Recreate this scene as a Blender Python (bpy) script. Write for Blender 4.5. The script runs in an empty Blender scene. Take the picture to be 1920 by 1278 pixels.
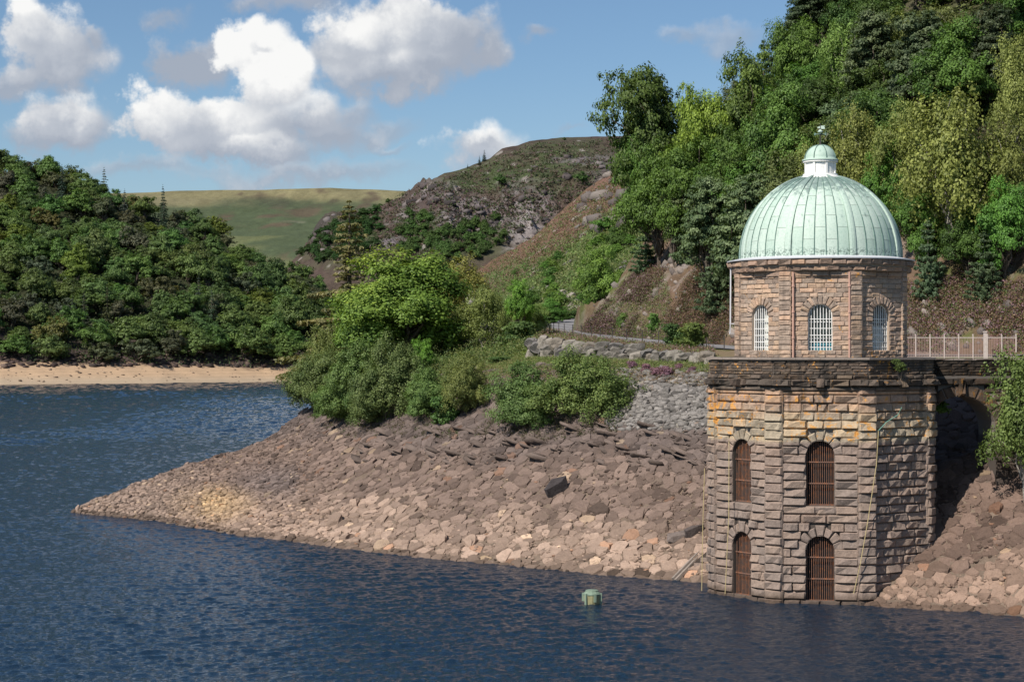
import bpy, math, random
import numpy as np
from mathutils import Vector, Matrix
from mathutils.bvhtree import BVHTree
random.seed(7); RNG = np.random.default_rng(7)
S = bpy.context.scene
COL = S.collection
PI = math.pi
# ------------------------------------------------------------------ camera
FPX, HZ, EYE = 3500.0, 655.0, 13.6          # focal length and horizon in photograph pixels, eye height above water
cam = bpy.data.cameras.new('camera'); camo = bpy.data.objects.new('camera', cam); COL.objects.link(camo)
cam.sensor_width = 36; cam.lens = 36 * FPX / 1920; cam.shift_y = (HZ - 639) / 1920
cam.clip_start = 1; cam.clip_end = 12000
camo.location = (0, 0, EYE); camo.rotation_euler = (PI / 2, 0, 0)
S.camera = camo
def at(px, py, Y): return Vector(((px - 960) / FPX * Y, Y, EYE + (HZ - py) / FPX * Y))
def zof(py, Y): return EYE + (HZ - py) / FPX * Y
# ------------------------------------------------------------------ exposure
S.view_settings.view_transform = 'Standard'; S.view_settings.look = 'None'
S.view_settings.gamma = 1; S.view_settings.use_curve_mapping = False; S.view_settings.exposure = 0.2
S.cycles.max_bounces = 6; S.cycles.transparent_max_bounces = 8
S.cycles.sample_clamp_indirect = 5
# ------------------------------------------------------------------ sun
SAZ, SEL = math.radians(43), math.radians(45)     # sun behind the viewer's left shoulder
to_sun = Vector((-math.sin(SAZ) * math.cos(SEL), -math.cos(SAZ) * math.cos(SEL), math.sin(SEL)))
sl = bpy.data.lights.new('sun', 'SUN'); sl.energy = 5.0; sl.angle = math.radians(0.5); sl.color = (1, .93, .84)
so = bpy.data.objects.new('sun', sl); COL.objects.link(so); so.rotation_euler = to_sun.to_track_quat('Z', 'Y').to_euler()
so.location = (-60, -60, 90)
# ------------------------------------------------------------------ node helper
class NT:
    def __init__(s, tree): s.t = tree; s.n = tree.nodes; s.l = tree.links
    def new(s, typ, props=None, **ins):
        nd = s.n.new(typ)
        for k, v in (props or {}).items(): setattr(nd, k, v)
        for k, v in ins.items():
            key = int(k[1:]) if k[0] == 'i' and k[1:].isdigit() else k.replace('_', ' ')
            s.set(nd.inputs[key], v)
        return nd
    def set(s, sock, v):
        if isinstance(v, bpy.types.NodeSocket): s.l.new(v, sock)
        elif isinstance(v, bpy.types.Node): s.l.new(v.outputs[0], sock)
        else:
            if isinstance(v, tuple) and len(v) == 3 and sock.type == 'RGBA': v = (*v, 1)
            sock.default_value = v
    def m(s, op, a, b=0.0, c=0.0, clamp=False):
        nd = s.n.new('ShaderNodeMath'); nd.operation = op; nd.use_clamp = clamp
        s.set(nd.inputs[0], a); s.set(nd.inputs[1], b); s.set(nd.inputs[2], c); return nd.outputs[0]
    def mix(s, f, a, b, blend='MIX'):
        nd = s.n.new('ShaderNodeMix'); nd.data_type = 'RGBA'; nd.blend_type = blend
        s.set(nd.inputs[0], f); s.set(nd.inputs[6], a); s.set(nd.inputs[7], b); return nd.outputs[2]
    def ramp(s, f, stops, interp='LINEAR'):
        nd = s.n.new('ShaderNodeValToRGB'); nd.color_ramp.interpolation = interp
        e = nd.color_ramp.elements
        while len(e) < len(stops): e.new(.5)
        for i, (p, c) in enumerate(stops):
            e[i].position = p; e[i].color = (c, c, c, 1) if isinstance(c, (int, float)) else (*c, 1)
        s.set(nd.inputs[0], f); return nd.outputs[0]
    def smooth(s, v, lo, hi):
        nd = s.n.new('ShaderNodeMapRange'); nd.interpolation_type = 'SMOOTHSTEP'
        s.set(nd.inputs[0], v); s.set(nd.inputs[1], lo); s.set(nd.inputs[2], hi); return nd.outputs[0]
    def noise(s, vec, scale, detail=4, rough=.55, dist=0.0):
        nd = s.n.new('ShaderNodeTexNoise'); s.set(nd.inputs['Vector'], vec)
        s.set(nd.inputs['Scale'], scale); nd.inputs['Detail'].default_value = detail
        nd.inputs['Roughness'].default_value = rough; nd.inputs['Distortion'].default_value = dist
        return nd
# ------------------------------------------------------------------ sky with clouds
W = bpy.data.worlds.new('World'); S.world = W; W.use_nodes = True
w = NT(W.node_tree); w.n.clear()
SKY = 0.08
sky = w.new('ShaderNodeTexSky', dict(sky_type='NISHITA', sun_disc=False, sun_elevation=SEL, sun_rotation=math.atan2(to_sun.x, to_sun.y),
                                     altitude=300, air_density=1.0, dust_density=0.35, ozone_density=2.2))
tc = w.new('ShaderNodeTexCoord').outputs['Generated']
sep = w.new('ShaderNodeSeparateXYZ', i0=tc)
X_, Y_, Z_ = sep.outputs
az = w.m('ARCTAN2', X_, Y_); el = w.m('ARCSINE', Z_)
n1 = w.noise(tc, 9, 3, .5); n2 = w.noise(tc, 30, 5, .6); n3 = w.noise(tc, 95, 4, .62)
def cen(nd, k): return w.m('MULTIPLY', w.m('SUBTRACT', nd.outputs['Fac'], .5), k)
warpA = w.new('ShaderNodeSeparateColor', i0=n2.outputs['Color']).outputs
warpB = w.new('ShaderNodeSeparateColor', i0=n3.outputs['Color']).outputs
def warp(i): return w.m('ADD', w.m('MULTIPLY', w.m('SUBTRACT', warpA[i], .5), .030), w.m('MULTIPLY', w.m('SUBTRACT', warpB[i], .5), .0085))
azw = w.m('ADD', az, warp(0)); elw = w.m('ADD', el, warp(1))
bil = w.new('ShaderNodeTexVoronoi', dict(feature='SMOOTH_F1', distance='EUCLIDEAN'), Vector=w.new('ShaderNodeVectorMath', dict(operation='ADD'), i0=tc, i1=w.new('ShaderNodeVectorMath', dict(operation='SCALE'), i0=n3.outputs['Color'], Scale=.012)), Scale=48.0, Smoothness=.6)
puff = bil.outputs['Distance']
# one reusable blob of cloud
g = bpy.data.node_groups.new('cloud_blob', 'ShaderNodeTree')
for nm, ty in (('Color', 'NodeSocketColor'), ('az', 'NodeSocketFloat'), ('el', 'NodeSocketFloat'), ('n', 'NodeSocketFloat'), ('caz', 'NodeSocketFloat'), ('cel', 'NodeSocketFloat'),
               ('raz', 'NodeSocketFloat'), ('rel', 'NodeSocketFloat'), ('white', 'NodeSocketFloat'), ('alpha', 'NodeSocketFloat'), ('soft', 'NodeSocketFloat')):
    g.interface.new_socket(nm, in_out='INPUT', socket_type=ty)
g.interface.new_socket('Color', in_out='OUTPUT', socket_type='NodeSocketColor')
q = NT(g); gi = q.n.new('NodeGroupInput').outputs; go = q.n.new('NodeGroupOutput')
dx = q.m('DIVIDE', q.m('SUBTRACT', gi[1], gi[4]), gi[6]); dy = q.m('DIVIDE', q.m('SUBTRACT', gi[2], gi[5]), gi[7])
rr = q.m('SQRT', q.m('ADD', q.m('MULTIPLY', dx, dx), q.m('MULTIPLY', dy, dy)))
f = q.m('ADD', q.m('SUBTRACT', 1.0, rr), gi[3])
al = q.m('MULTIPLY', q.smooth(f, 0.0, gi[10]), gi[9])
lit = q.m('ADD', q.m('ADD', q.m('MULTIPLY', dy, .55), q.m('MULTIPLY', dx, -.16)), q.m('ADD', q.m('MULTIPLY', gi[3], 1.1), q.m('ADD', gi[8], -.1)))
cc = q.ramp(lit, [(0.0, (4.1, 4.6, 5.5)), (.35, (5.7, 6.1, 6.8)), (.62, (7.9, 8.1, 8.4)), (.9, (10.3, 10.3, 10.2))])
q.set(go.inputs[0], q.mix(al, gi[0], cc))
skyc = w.mix(1.0, sky.outputs[0], (.84, .96, 1.06), 'MULTIPLY')
hor = w.smooth(el, -.02, .16)
skyc = w.mix(w.m('MULTIPLY', w.m('SUBTRACT', 1.0, hor), .35), skyc, (4.6, 5.8, 6.9))
# clouds beyond the picture, the same broken cumulus all round
vz = w.m('MAXIMUM', Z_, .06)
flat = w.new('ShaderNodeCombineXYZ', i0=w.m('DIVIDE', X_, vz), i1=w.m('DIVIDE', Y_, vz), i2=0.0)
nf = w.noise(flat, .55, 6, .58)
out = w.m('MAXIMUM', w.smooth(w.m('ABSOLUTE', az), .30, .48), w.smooth(el, .20, .34))
gm = w.m('MULTIPLY', w.m('MULTIPLY', w.smooth(nf.outputs['Fac'], .55, .68), out), w.smooth(Z_, .02, .12))
skyc = w.mix(w.m('MULTIPLY', gm, .8), skyc, (6.6, 6.9, 7.3))
nn = w.m('ADD', w.m('ADD', cen(n2, .75), cen(n3, .45)), w.m('MULTIPLY', w.m('SUBTRACT', .42, puff), .55))
CL = [ # px, py, rx, ry, whiteness, alpha, softness
 (560, 330, 340, 34, .2, .85, 1.0), (250, 322, 170, 26, .25, .6, .9), (420, 340, 220, 14, .5, .25, 1.4),
 (100, 120, 120, 100, .52, 1, .42), (50, 70, 60, 70, .7, 1, .4), (20, 185, 80, 40, .15, .9, .6), (160, 90, 45, 40, .5, .9, .5),
 (130, 245, 105, 66, .42, 1, .5), (60, 270, 70, 40, .3, .8, .7),
 (310, 48, 62, 26, .05, .7, .9), (550, 4, 150, 42, .12, .9, .7), (1012, 70, 50, 20, .05, .7, .9),
 (365, 125, 100, 66, .02, .95, .5),
 (900, 80, 60, 70, .2, .9, .6), (765, 80, 195, 120, .52, 1, .35), (840, 50, 110, 70, .5, 1, .4), (690, 140, 110, 55, .35, .9, .6), (880, 95, 70, 62, .18, .85, .6),
 (700, 60, 90, 50, .68, .9, .5), (640, 105, 75, 40, .10, .7, .8),
 (620, 255, 110, 60, .3, .95, .6), (430, 250, 210, 72, .5, 1, .35), (300, 225, 90, 66, .72, 1, .35), (380, 245, 55, 40, .25, .6, .8), (520, 290, 130, 35, .35, .9, .6), (560, 215, 90, 60, .55, .9, .45),
 (490, 105, 85, 72, 1.0, 1, .32), (545, 140, 62, 60, .95, 1, .35), (500, 165, 70, 55, .9, 1, .4), (495, 98, 26, 12, .25, .45, .9),
 (680, 215, 55, 26, .0, .6, .9), (740, 235, 62, 26, .05, .6, 1.), (700, 262, 50, 22, .05, .55, 1.), (742, 280, 45, 14, .0, .5, 1.), (650, 230, 60, 50, .12, .7, .9),
 (900, 270, 95, 56, .6, .95, .6), (880, 255, 60, 30, .75, .8, .6), (905, 258, 60, 12, .1, .5, .9), (1060, 232, 50, 14, .1, .4, 1.),
 (1290, 68, 62, 24, .12, .5, 1.), (1375, 75, 80, 40, .14, .55, .9)]
cur = skyc
for (px, py, rx, ry, wh, al_, sf) in CL:
    nd = w.n.new('ShaderNodeGroup'); nd.node_tree = g
    for i, v in enumerate((cur, azw, elw, nn, math.atan((px - 960) / FPX), math.atan((HZ - py) / FPX), rx / FPX, ry / FPX, wh, al_, sf)): w.set(nd.inputs[i], v)
    cur = nd.outputs[0]
W.cycles.sampling_method = 'MANUAL'; W.cycles.sample_map_resolution = 512
bg = w.new('ShaderNodeBackground', Color=cur, Strength=SKY)
w.l.new(bg.outputs[0], w.new('ShaderNodeOutputWorld').inputs[0])
# ------------------------------------------------------------------ numpy noise
def hsh(ix, iy, s):
    h = (ix.astype(np.int64) * 374761393 + iy.astype(np.int64) * 668265263 + s * 69069) & 0xffffffff
    h = ((h ^ (h >> 13)) * 1274126177) & 0xffffffff
    return ((h ^ (h >> 16)) & 0xffff) / 65535.0
def vn(x, y, s=0):
    x = np.asarray(x, float); y = np.asarray(y, float)
    ix, iy = np.floor(x), np.floor(y); fx, fy = x - ix, y - iy
    fx = fx * fx * (3 - 2 * fx); fy = fy * fy * (3 - 2 * fy)
    a, b, c, d = hsh(ix, iy, s), hsh(ix + 1, iy, s), hsh(ix, iy + 1, s), hsh(ix + 1, iy + 1, s)
    return (a * (1 - fx) + b * fx) * (1 - fy) + (c * (1 - fx) + d * fx) * fy
def fbm(x, y, o=5, s=0, g=.5):
    t, a, n = 0, 1, 0
    for i in range(o): t = t + a * (vn(x * 2 ** i, y * 2 ** i, s + i * 17) - .5); n += a; a *= g
    return t / n * 2          # about -1..1
def ridged(x, y, o=4, s=0):
    t, a, n = 0, 1, 0
    for i in range(o): t = t + a * (1 - abs(2 * vn(x * 2 ** i, y * 2 ** i, s + i * 13) - 1)); n += a; a *= .55
    return t / n
def sm(v, lo, hi):
    t = np.clip((v - lo) / (hi - lo), 0, 1); return t * t * (3 - 2 * t)
def mixc(a, b, f): return a + (np.asarray(b) - a) * f[..., None]
# ------------------------------------------------------------------ materials
def mat(name):
    m = bpy.data.materials.new(name); m.use_nodes = True; t = NT(m.node_tree); t.n.clear()
    o = t.n.new('ShaderNodeOutputMaterial'); p = t.n.new('ShaderNodeBsdfPrincipled'); t.l.new(p.outputs[0], o.inputs[0])
    return m, t, p, o
def pos(t): return t.new('ShaderNodeNewGeometry').outputs['Position']
def bump(t, p, h, strength, dist):
    b = t.new('ShaderNodeBump', Height=h, Strength=strength, Distance=dist); t.l.new(b.outputs[0], p.inputs['Normal'])
def simple(name, col, rough=.7, metal=0, var=.25, scale=4, bs=0, bd=.02):
    m, t, p, o = mat(name); P = pos(t); n = t.noise(P, scale, 4, .6)
    c = t.mix(n.outputs['Fac'], tuple(v * (1 - var) for v in col), tuple(min(1, v * (1 + var)) for v in col))
    t.set(p.inputs['Base Color'], c); p.inputs['Roughness'].default_value = rough; p.inputs['Metallic'].default_value = metal
    if bs: bump(t, p, t.noise(P, scale * 3, 5, .6).outputs['Fac'], bs, bd)
    return m
def terrain_mat(name, s1, s2, var, bs, bd):
    m, t, p, o = mat(name); P = pos(t)
    a = t.new('ShaderNodeAttribute', dict(attribute_name='col')).outputs['Color']
    n = t.noise(P, s1, 5, .65); n2_ = t.noise(P, s2, 4, .6)
    k = t.m('ADD', t.m('MULTIPLY', n.outputs['Fac'], var), t.m('MULTIPLY', n2_.outputs['Fac'], var))
    k = t.m('ADD', k, 1 - var)
    t.set(p.inputs['Base Color'], t.mix(1.0, a, t.new('ShaderNodeCombineColor', i0=k, i1=k, i2=k), 'MULTIPLY'))
    p.inputs['Roughness'].default_value = .95; p.inputs['Specular IOR Level'].default_value = .15
    bump(t, p, t.m('ADD', n.outputs['Fac'], t.m('MULTIPLY', n2_.outputs['Fac'], .5)), bs, bd)
    return m
M_GROUND = terrain_mat('ground', 3.0, 14.0, .8, .8, .12)
M_HILL = terrain_mat('hill', .12, .5, .9, .9, 2.2)
M_STONE = terrain_mat('bank_stone', 2.6, 11.0, .75, .9, .09)
# leaves: colour of the leaf itself on the mesh, kind of tree through the object colour
M_LEAF, t, p, o = mat('leaf')
a = t.new('ShaderNodeAttribute', dict(attribute_name='col')).outputs['Color']
oi = t.new('ShaderNodeObjectInfo')
c = t.mix(1.0, a, oi.outputs['Color'], 'MULTIPLY')
hs = t.new('ShaderNodeHueSaturation', Color=c, Hue=t.m('ADD', .488, t.m('MULTIPLY', oi.outputs['Random'], .024)), Saturation=.90, Value=t.m('ADD', 1.18, t.m('MULTIPLY', oi.outputs['Random'], .34)))
t.set(p.inputs['Base Color'], hs.outputs[0]); p.inputs['Roughness'].default_value = .55; p.inputs['Specular IOR Level'].default_value = .25
tr = t.new('ShaderNodeBsdfTranslucent', Color=t.mix(1.0, hs.outputs[0], (1.15, 1.2, .5), 'MULTIPLY'))
ms = t.new('ShaderNodeMixShader', i0=.28); t.l.new(p.outputs[0], ms.inputs[1]); t.l.new(tr.outputs[0], ms.inputs[2]); t.l.new(ms.outputs[0], o.inputs[0])
M_BARK = simple('bark', (.10, .08, .06), .9, var=.4, scale=3, bs=.5)
M_PBARK = simple('pale_bark', (.33, .30, .26), .85, var=.4, scale=3, bs=.3)
# tower stone: rock-faced, silt-stained below the old water line, lichen above it
def stone_mat(name, dim=1.0):
    m, t, p, o = mat(name); P = pos(t); z = t.new('ShaderNodeSeparateXYZ', i0=P).outputs[2]
    nz = t.noise(P, 1.3, 4, .6).outputs['Fac']; zz = t.m('ADD', z, t.m('MULTIPLY', t.m('SUBTRACT', nz, .5), .5))
    zn = t.m('DIVIDE', zz, 20.0)
    low, mid, mid2, dark, drum = (.26, .205, .172), (.40, .34, .25), (.37, .27, .20), (.115, .095, .078), (.40, .315, .25)
    base = t.ramp(zn, [(0, (.10, .075, .06)), (.016, (.13, .10, .08)), (.03, low), (.428, low), (.436, mid), (.49, mid), (.53, mid2), (.563, mid2), (.577, dark), (.655, (.13, .105, .085)), (.665, drum), (.86, drum), (.90, (.30, .22, .17)), (1, drum)])
    rnd = t.m('FRACT', t.m('ADD', t.new('ShaderNodeObjectInfo').outputs['Random'], t.new('ShaderNodeAttribute', dict(attribute_name='rnd')).outputs['Fac']))
    tint = t.ramp(rnd, [(0, (.72, .70, .70)), (.35, (.95, .94, .93)), (.6, (1.1, 1.0, .95)), (.85, (1.18, 1.08, .95)), (1, (1.32, 1.12, .98))])
    low_f = t.smooth(z, 8.3, 9.0)
    c = t.mix(t.m('ADD', .45, t.m('MULTIPLY', low_f, .55)), base, t.mix(1.0, base, tint, 'MULTIPLY'))
    n = t.noise(P, 6, 6, .65).outputs['Fac']; k = t.m('ADD', .42, t.m('MULTIPLY', n, 1.12))
    c = t.mix(1.0, c, t.new('ShaderNodeCombineColor', i0=k, i1=k, i2=k), 'MULTIPLY')
    ln = t.noise(P, 2.6, 6, .72, .6).outputs['Fac']; big = t.noise(P, .35, 2, .5).outputs['Fac']
    thr = t.ramp(zn, [(0, .0), (.43, 0.0), (.438, .11), (.55, .125), (.575, .04), (.655, .05), (.67, .03), (1, .02)])
    lf = t.smooth(t.m('ADD', t.m('ADD', ln, thr), t.m('MULTIPLY', t.m('SUBTRACT', big, .5), .3)), .66, .72)
    lf = t.m('MULTIPLY', lf, t.m('GREATER_THAN', z, 8.55))
    c = t.mix(t.m('MULTIPLY', lf, .85), c, (.62, .29, .055))
    wn = t.smooth(t.noise(P, 9, 4, .7).outputs['Fac'], .68, .74)      # pale lichen spots on the parapet and above
    c = t.mix(t.m('MULTIPLY', t.m('MULTIPLY', wn, t.smooth(z, 11.2, 12)), .45), c, (.5, .48, .42))
    # dark run-off streaks below the cornice
    sv = t.new('ShaderNodeMapping', Vector=P); sv.inputs['Scale'].default_value = (1.5, 1.5, .12)
    sn = t.smooth(t.noise(sv.outputs[0], 1.0, 3, .6).outputs['Fac'], .52, .66)
    sz = t.m('MULTIPLY', t.smooth(z, 8.8, 11.5), t.m('SUBTRACT', 1.0, t.m('MULTIPLY', t.smooth(z, 13.0, 13.4), .55)))
    c = t.mix(t.m('MULTIPLY', t.m('MULTIPLY', sn, sz), .75), c, (.045, .04, .035))
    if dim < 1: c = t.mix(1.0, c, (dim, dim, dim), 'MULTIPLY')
    t.set(p.inputs['Base Color'], c); p.inputs['Roughness'].default_value = .92; p.inputs['Specular IOR Level'].default_value = .2
    bump(t, p, t.noise(P, 7, 6, .7).outputs['Fac'], .7, .07)
    return m
M_TOWER = stone_mat('tower_stone'); M_BRIDGE = stone_mat('stained_shaded_bridge_stone', .30)  # bridge stone dimmed for black staining plus the shadow below its string course
M_MORTAR, t, p, o = mat('mortar')
P = pos(t); z = t.new('ShaderNodeSeparateXYZ', i0=P).outputs[2]
c = t.ramp(t.m('DIVIDE', z, 20.0), [(0, (.06, .045, .038)), (.43, (.07, .055, .045)), (.44, (.22, .19, .155)), (.56, (.3, .26, .22)), (.58, (.10, .09, .08)), (.66, (.12, .10, .09)), (.672, (.52, .45, .39)), (1, (.5, .43, .37))])
n = t.noise(P, 5, 4, .6).outputs['Fac']; c = t.mix(t.m('MULTIPLY', n, .4), c, (.12, .10, .08)); t.set(p.inputs['Base Color'], c); p.inputs['Roughness'].default_value = .95
M_COPPER, t, p, o = mat('copper_patina')
P = t.new('ShaderNodeTexCoord').outputs['Object']; W_ = pos(t); z = t.new('ShaderNodeSeparateXYZ', i0=W_).outputs[2]
rnd = t.m('FRACT', t.m('ADD', t.new('ShaderNodeObjectInfo').outputs['Random'], t.new('ShaderNodeAttribute', dict(attribute_name='rnd')).outputs['Fac']))
base = t.ramp(rnd, [(0, (.41, .53, .45)), (.5, (.46, .57, .49)), (1, (.51, .61, .53))])
mp = t.new('ShaderNodeMapping', Vector=W_); mp.inputs['Scale'].default_value = (1, 1, .16)
st = t.noise(mp.outputs[0], 3.5, 5, .65).outputs['Fac']; fine = t.noise(W_, 9, 5, .65).outputs['Fac']
topf = t.smooth(z, 21.4, 23.6); topf = t.m('MULTIPLY', topf, t.m('LESS_THAN', z, 23.9))
dk = t.smooth(t.m('ADD', st, t.m('MULTIPLY', topf, .36)), .58, .78)
c = t.mix(t.m('MULTIPLY', dk, .7), base, (.075, .12, .125))
c = t.mix(t.m('MULTIPLY', t.smooth(fine, .42, .7), .35), c, (.22, .36, .29))
ed = t.m('MULTIPLY', t.smooth(t.m('SUBTRACT', 19.25, z), 0.0, .3), t.smooth(fine, .45, .6))
c = t.mix(t.m('MULTIPLY', ed, .7), c, (.06, .09, .08))
t.set(p.inputs['Base Color'], c); p.inputs['Roughness'].default_value = .6; p.inputs['Specular IOR Level'].default_value = .35
bump(t, p, fine, .15, .03)
M_CAP = simple('dull_green_cap', (.17, .23, .17), .8, var=.35, scale=6)
M_SEAM = simple('copper_seam', (.12, .20, .17), .6, var=.6, scale=3)
M_LEAD = simple('lead', (.58, .59, .62), .5, var=.15, scale=5)
M_WHITE = simple('white_paint', (.78, .77, .74), .45, var=.06, scale=6)
M_RUST, t, p, o = mat('rusty_iron')
n = t.noise(pos(t), 5, 5, .7).outputs['Fac']
t.set(p.inputs['Base Color'], t.ramp(n, [(.3, (.10, .07, .06)), (.5, (.17, .085, .055)), (.68, (.33, .12, .045))])); p.inputs['Roughness'].default_value = .85
M_IRON = simple('dark_iron', (.035, .03, .028), .7, var=.3)
M_PIPE = simple('pinkish_pipe_paint', (.50, .30, .23), .5, var=.1)
M_GREYPIPE = simple('pale_grey_pipe', (.6, .6, .62), .45, var=.1)
M_RAIL = simple('weathered_white_railing', (.52, .44, .40), .7, var=.35, scale=8)
M_ROD = simple('rust_stained_rod', (.36, .24, .21), .8, var=.4, scale=9)
M_DARK = simple('interior_shade', (.018, .016, .015), .9)
M_REVEAL = simple('dressed_stone', (.42, .33, .25), .85, var=.15, scale=6, bs=.2)
M_GLASS, t, p, o = mat('window_glass'); p.inputs['Base Color'].default_value = (.02, .035, .035, 1); p.inputs['Roughness'].default_value = .06
M_BLIND = simple('pale_blind', (.60, .63, .58), .8, var=.1); M_TEAL = simple('teal_curtain', (.03, .20, .26), .8)
M_ASPH = simple('asphalt', (.20, .195, .20), .9, var=.15, scale=2, bs=.3)
M_ROPE = simple('faded_rope', (.45, .36, .18), .9); M_GROPE = simple('green_rope', (.16, .33, .25), .9)
M_COPE = simple('mossy_coping', (.24, .20, .17), .95, var=.4, scale=4, bs=.5)
M_CONC = simple('stained_render', (.27, .25, .13), .9, var=.5, scale=5, bs=.3)
# water
M_WATER, t, p, o = mat('water'); P = pos(t)
p.inputs['Base Color'].default_value = (.007, .020, .038, 1); p.inputs['Roughness'].default_value = .07; p.inputs['IOR'].default_value = 1.42
mp = t.new('ShaderNodeMapping', Vector=P); mp.inputs['Scale'].default_value = (.7, 1, 1); mp.inputs['Rotation'].default_value = (0, 0, .3)
bump(t, p, t.noise(mp.outputs[0], 4.5, 4, .6).outputs['Fac'], 1.0, .13)
# ------------------------------------------------------------------ mesh helpers
def mesh_np(name, V, F, col=None, rnd=None, mats=(), smooth=False):
    V = np.asarray(V, np.float32); me = bpy.data.meshes.new(name)
    if isinstance(F, np.ndarray):
        n, k = F.shape; me.vertices.add(len(V)); me.vertices.foreach_set('co', V.ravel())
        me.loops.add(n * k); me.loops.foreach_set('vertex_index', F.astype(np.int32).ravel())
        me.polygons.add(n); me.polygons.foreach_set('loop_start', np.arange(0, n * k, k, dtype=np.int32))
        me.update(calc_edges=True)
    else: me.from_pydata([tuple(map(float, v)) for v in V], [], F)
    if col is not None:
        a = me.attributes.new('col', 'FLOAT_COLOR', 'POINT'); c = np.ones((len(V), 4), np.float32); c[:, :3] = col; a.data.foreach_set('color', c.ravel())
    if rnd is not None:
        a = me.attributes.new('rnd', 'FLOAT', 'POINT'); a.data.foreach_set('value', np.asarray(rnd, np.float32))
    for m in mats: me.materials.append(m)
    if smooth: me.polygons.foreach_set('use_smooth', np.ones(len(me.polygons), bool))
    return me
def link(name, data, parent=None, loc=None, rz=0, scale=None):
    o = bpy.data.objects.new(name, data); COL.objects.link(o)
    if parent: o.parent = parent
    if loc is not None: o.location = loc
    if rz: o.rotation_euler = (0, 0, rz)
    if scale is not None: o.scale = scale
    return o
def tag(o, label=None, cat=None, group=None, kind=None):
    for k, v in (('label', label), ('category', cat), ('group', group), ('kind', kind)):
        if v: o[k] = v
    return o
class MB:
    def __init__(s): s.V = []; s.F = []; s.R = []; s.C = []
    def add(s, V, F, rnd=0.0, col=(1, 1, 1)):
        b = len(s.V); s.V.extend([tuple(v) for v in V]); s.F.extend([tuple(b + i for i in f) for f in F]); s.R.extend([rnd] * len(V)); s.C.extend([col] * len(V))
    def box(s, x0, x1, y0, y1, z0, z1, M=None, rnd=0.0, col=(1, 1, 1)):
        V = [Vector(v) for v in ((x0, y0, z0), (x1, y0, z0), (x1, y1, z0), (x0, y1, z0), (x0, y0, z1), (x1, y0, z1), (x1, y1, z1), (x0, y1, z1))]
        if M: V = [M @ v for v in V]
        s.add(V, [(0, 3, 2, 1), (4, 5, 6, 7), (0, 1, 5, 4), (1, 2, 6, 5), (2, 3, 7, 6), (3, 0, 4, 7)], rnd, col)
    def tube(s, pts, rad, n=6, col=(1, 1, 1)):
        pts = [Vector(p) for p in pts]; rad = rad if isinstance(rad, (list, tuple)) else [rad] * len(pts); V = []; F = []
        for i, p in enumerate(pts):
            d = (pts[min(i + 1, len(pts) - 1)] - pts[max(i - 1, 0)]).normalized()
            a = d.orthogonal().normalized() if abs(d.z) < .9 else Vector((1, 0, 0)); a = (a - d * a.dot(d)).normalized(); b = d.cross(a)
            V += [p + (a * math.cos(2 * PI * k / n) + b * math.sin(2 * PI * k / n)) * rad[i] for k in range(n)]
        for i in range(len(pts) - 1):
            for k in range(n): F.append((i * n + k, i * n + (k + 1) % n, (i + 1) * n + (k + 1) % n, (i + 1) * n + k))
        F.append(tuple(range(n - 1, -1, -1))); F.append(tuple((len(pts) - 1) * n + k for k in range(n)))
        s.add(V, F, 0, col)
    def lathe(s, prof, n=48, a0=0, a1=2 * PI):
        V = []; full = abs(a1 - a0 - 2 * PI) < 1e-6; m = n if full else n + 1
        for r, z in prof:
            for k in range(m):
                a = a0 + (a1 - a0) * k / n; V.append((r * math.sin(a), -r * math.cos(a), z))
        F = [(i * m + k, i * m + (k + 1) % m, (i + 1) * m + (k + 1) % m, (i + 1) * m + k) for i in range(len(prof) - 1) for k in range(n)]
        s.add(V, F)
    def mesh(s, name, m, smooth=False): return mesh_np(name, s.V, s.F, col=np.array(s.C, np.float32), rnd=s.R, mats=[m], smooth=smooth)
    def build(s, name, m, parent=None, smooth=False, **k): return link(name, s.mesh(name, m, smooth), parent, **k)
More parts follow.
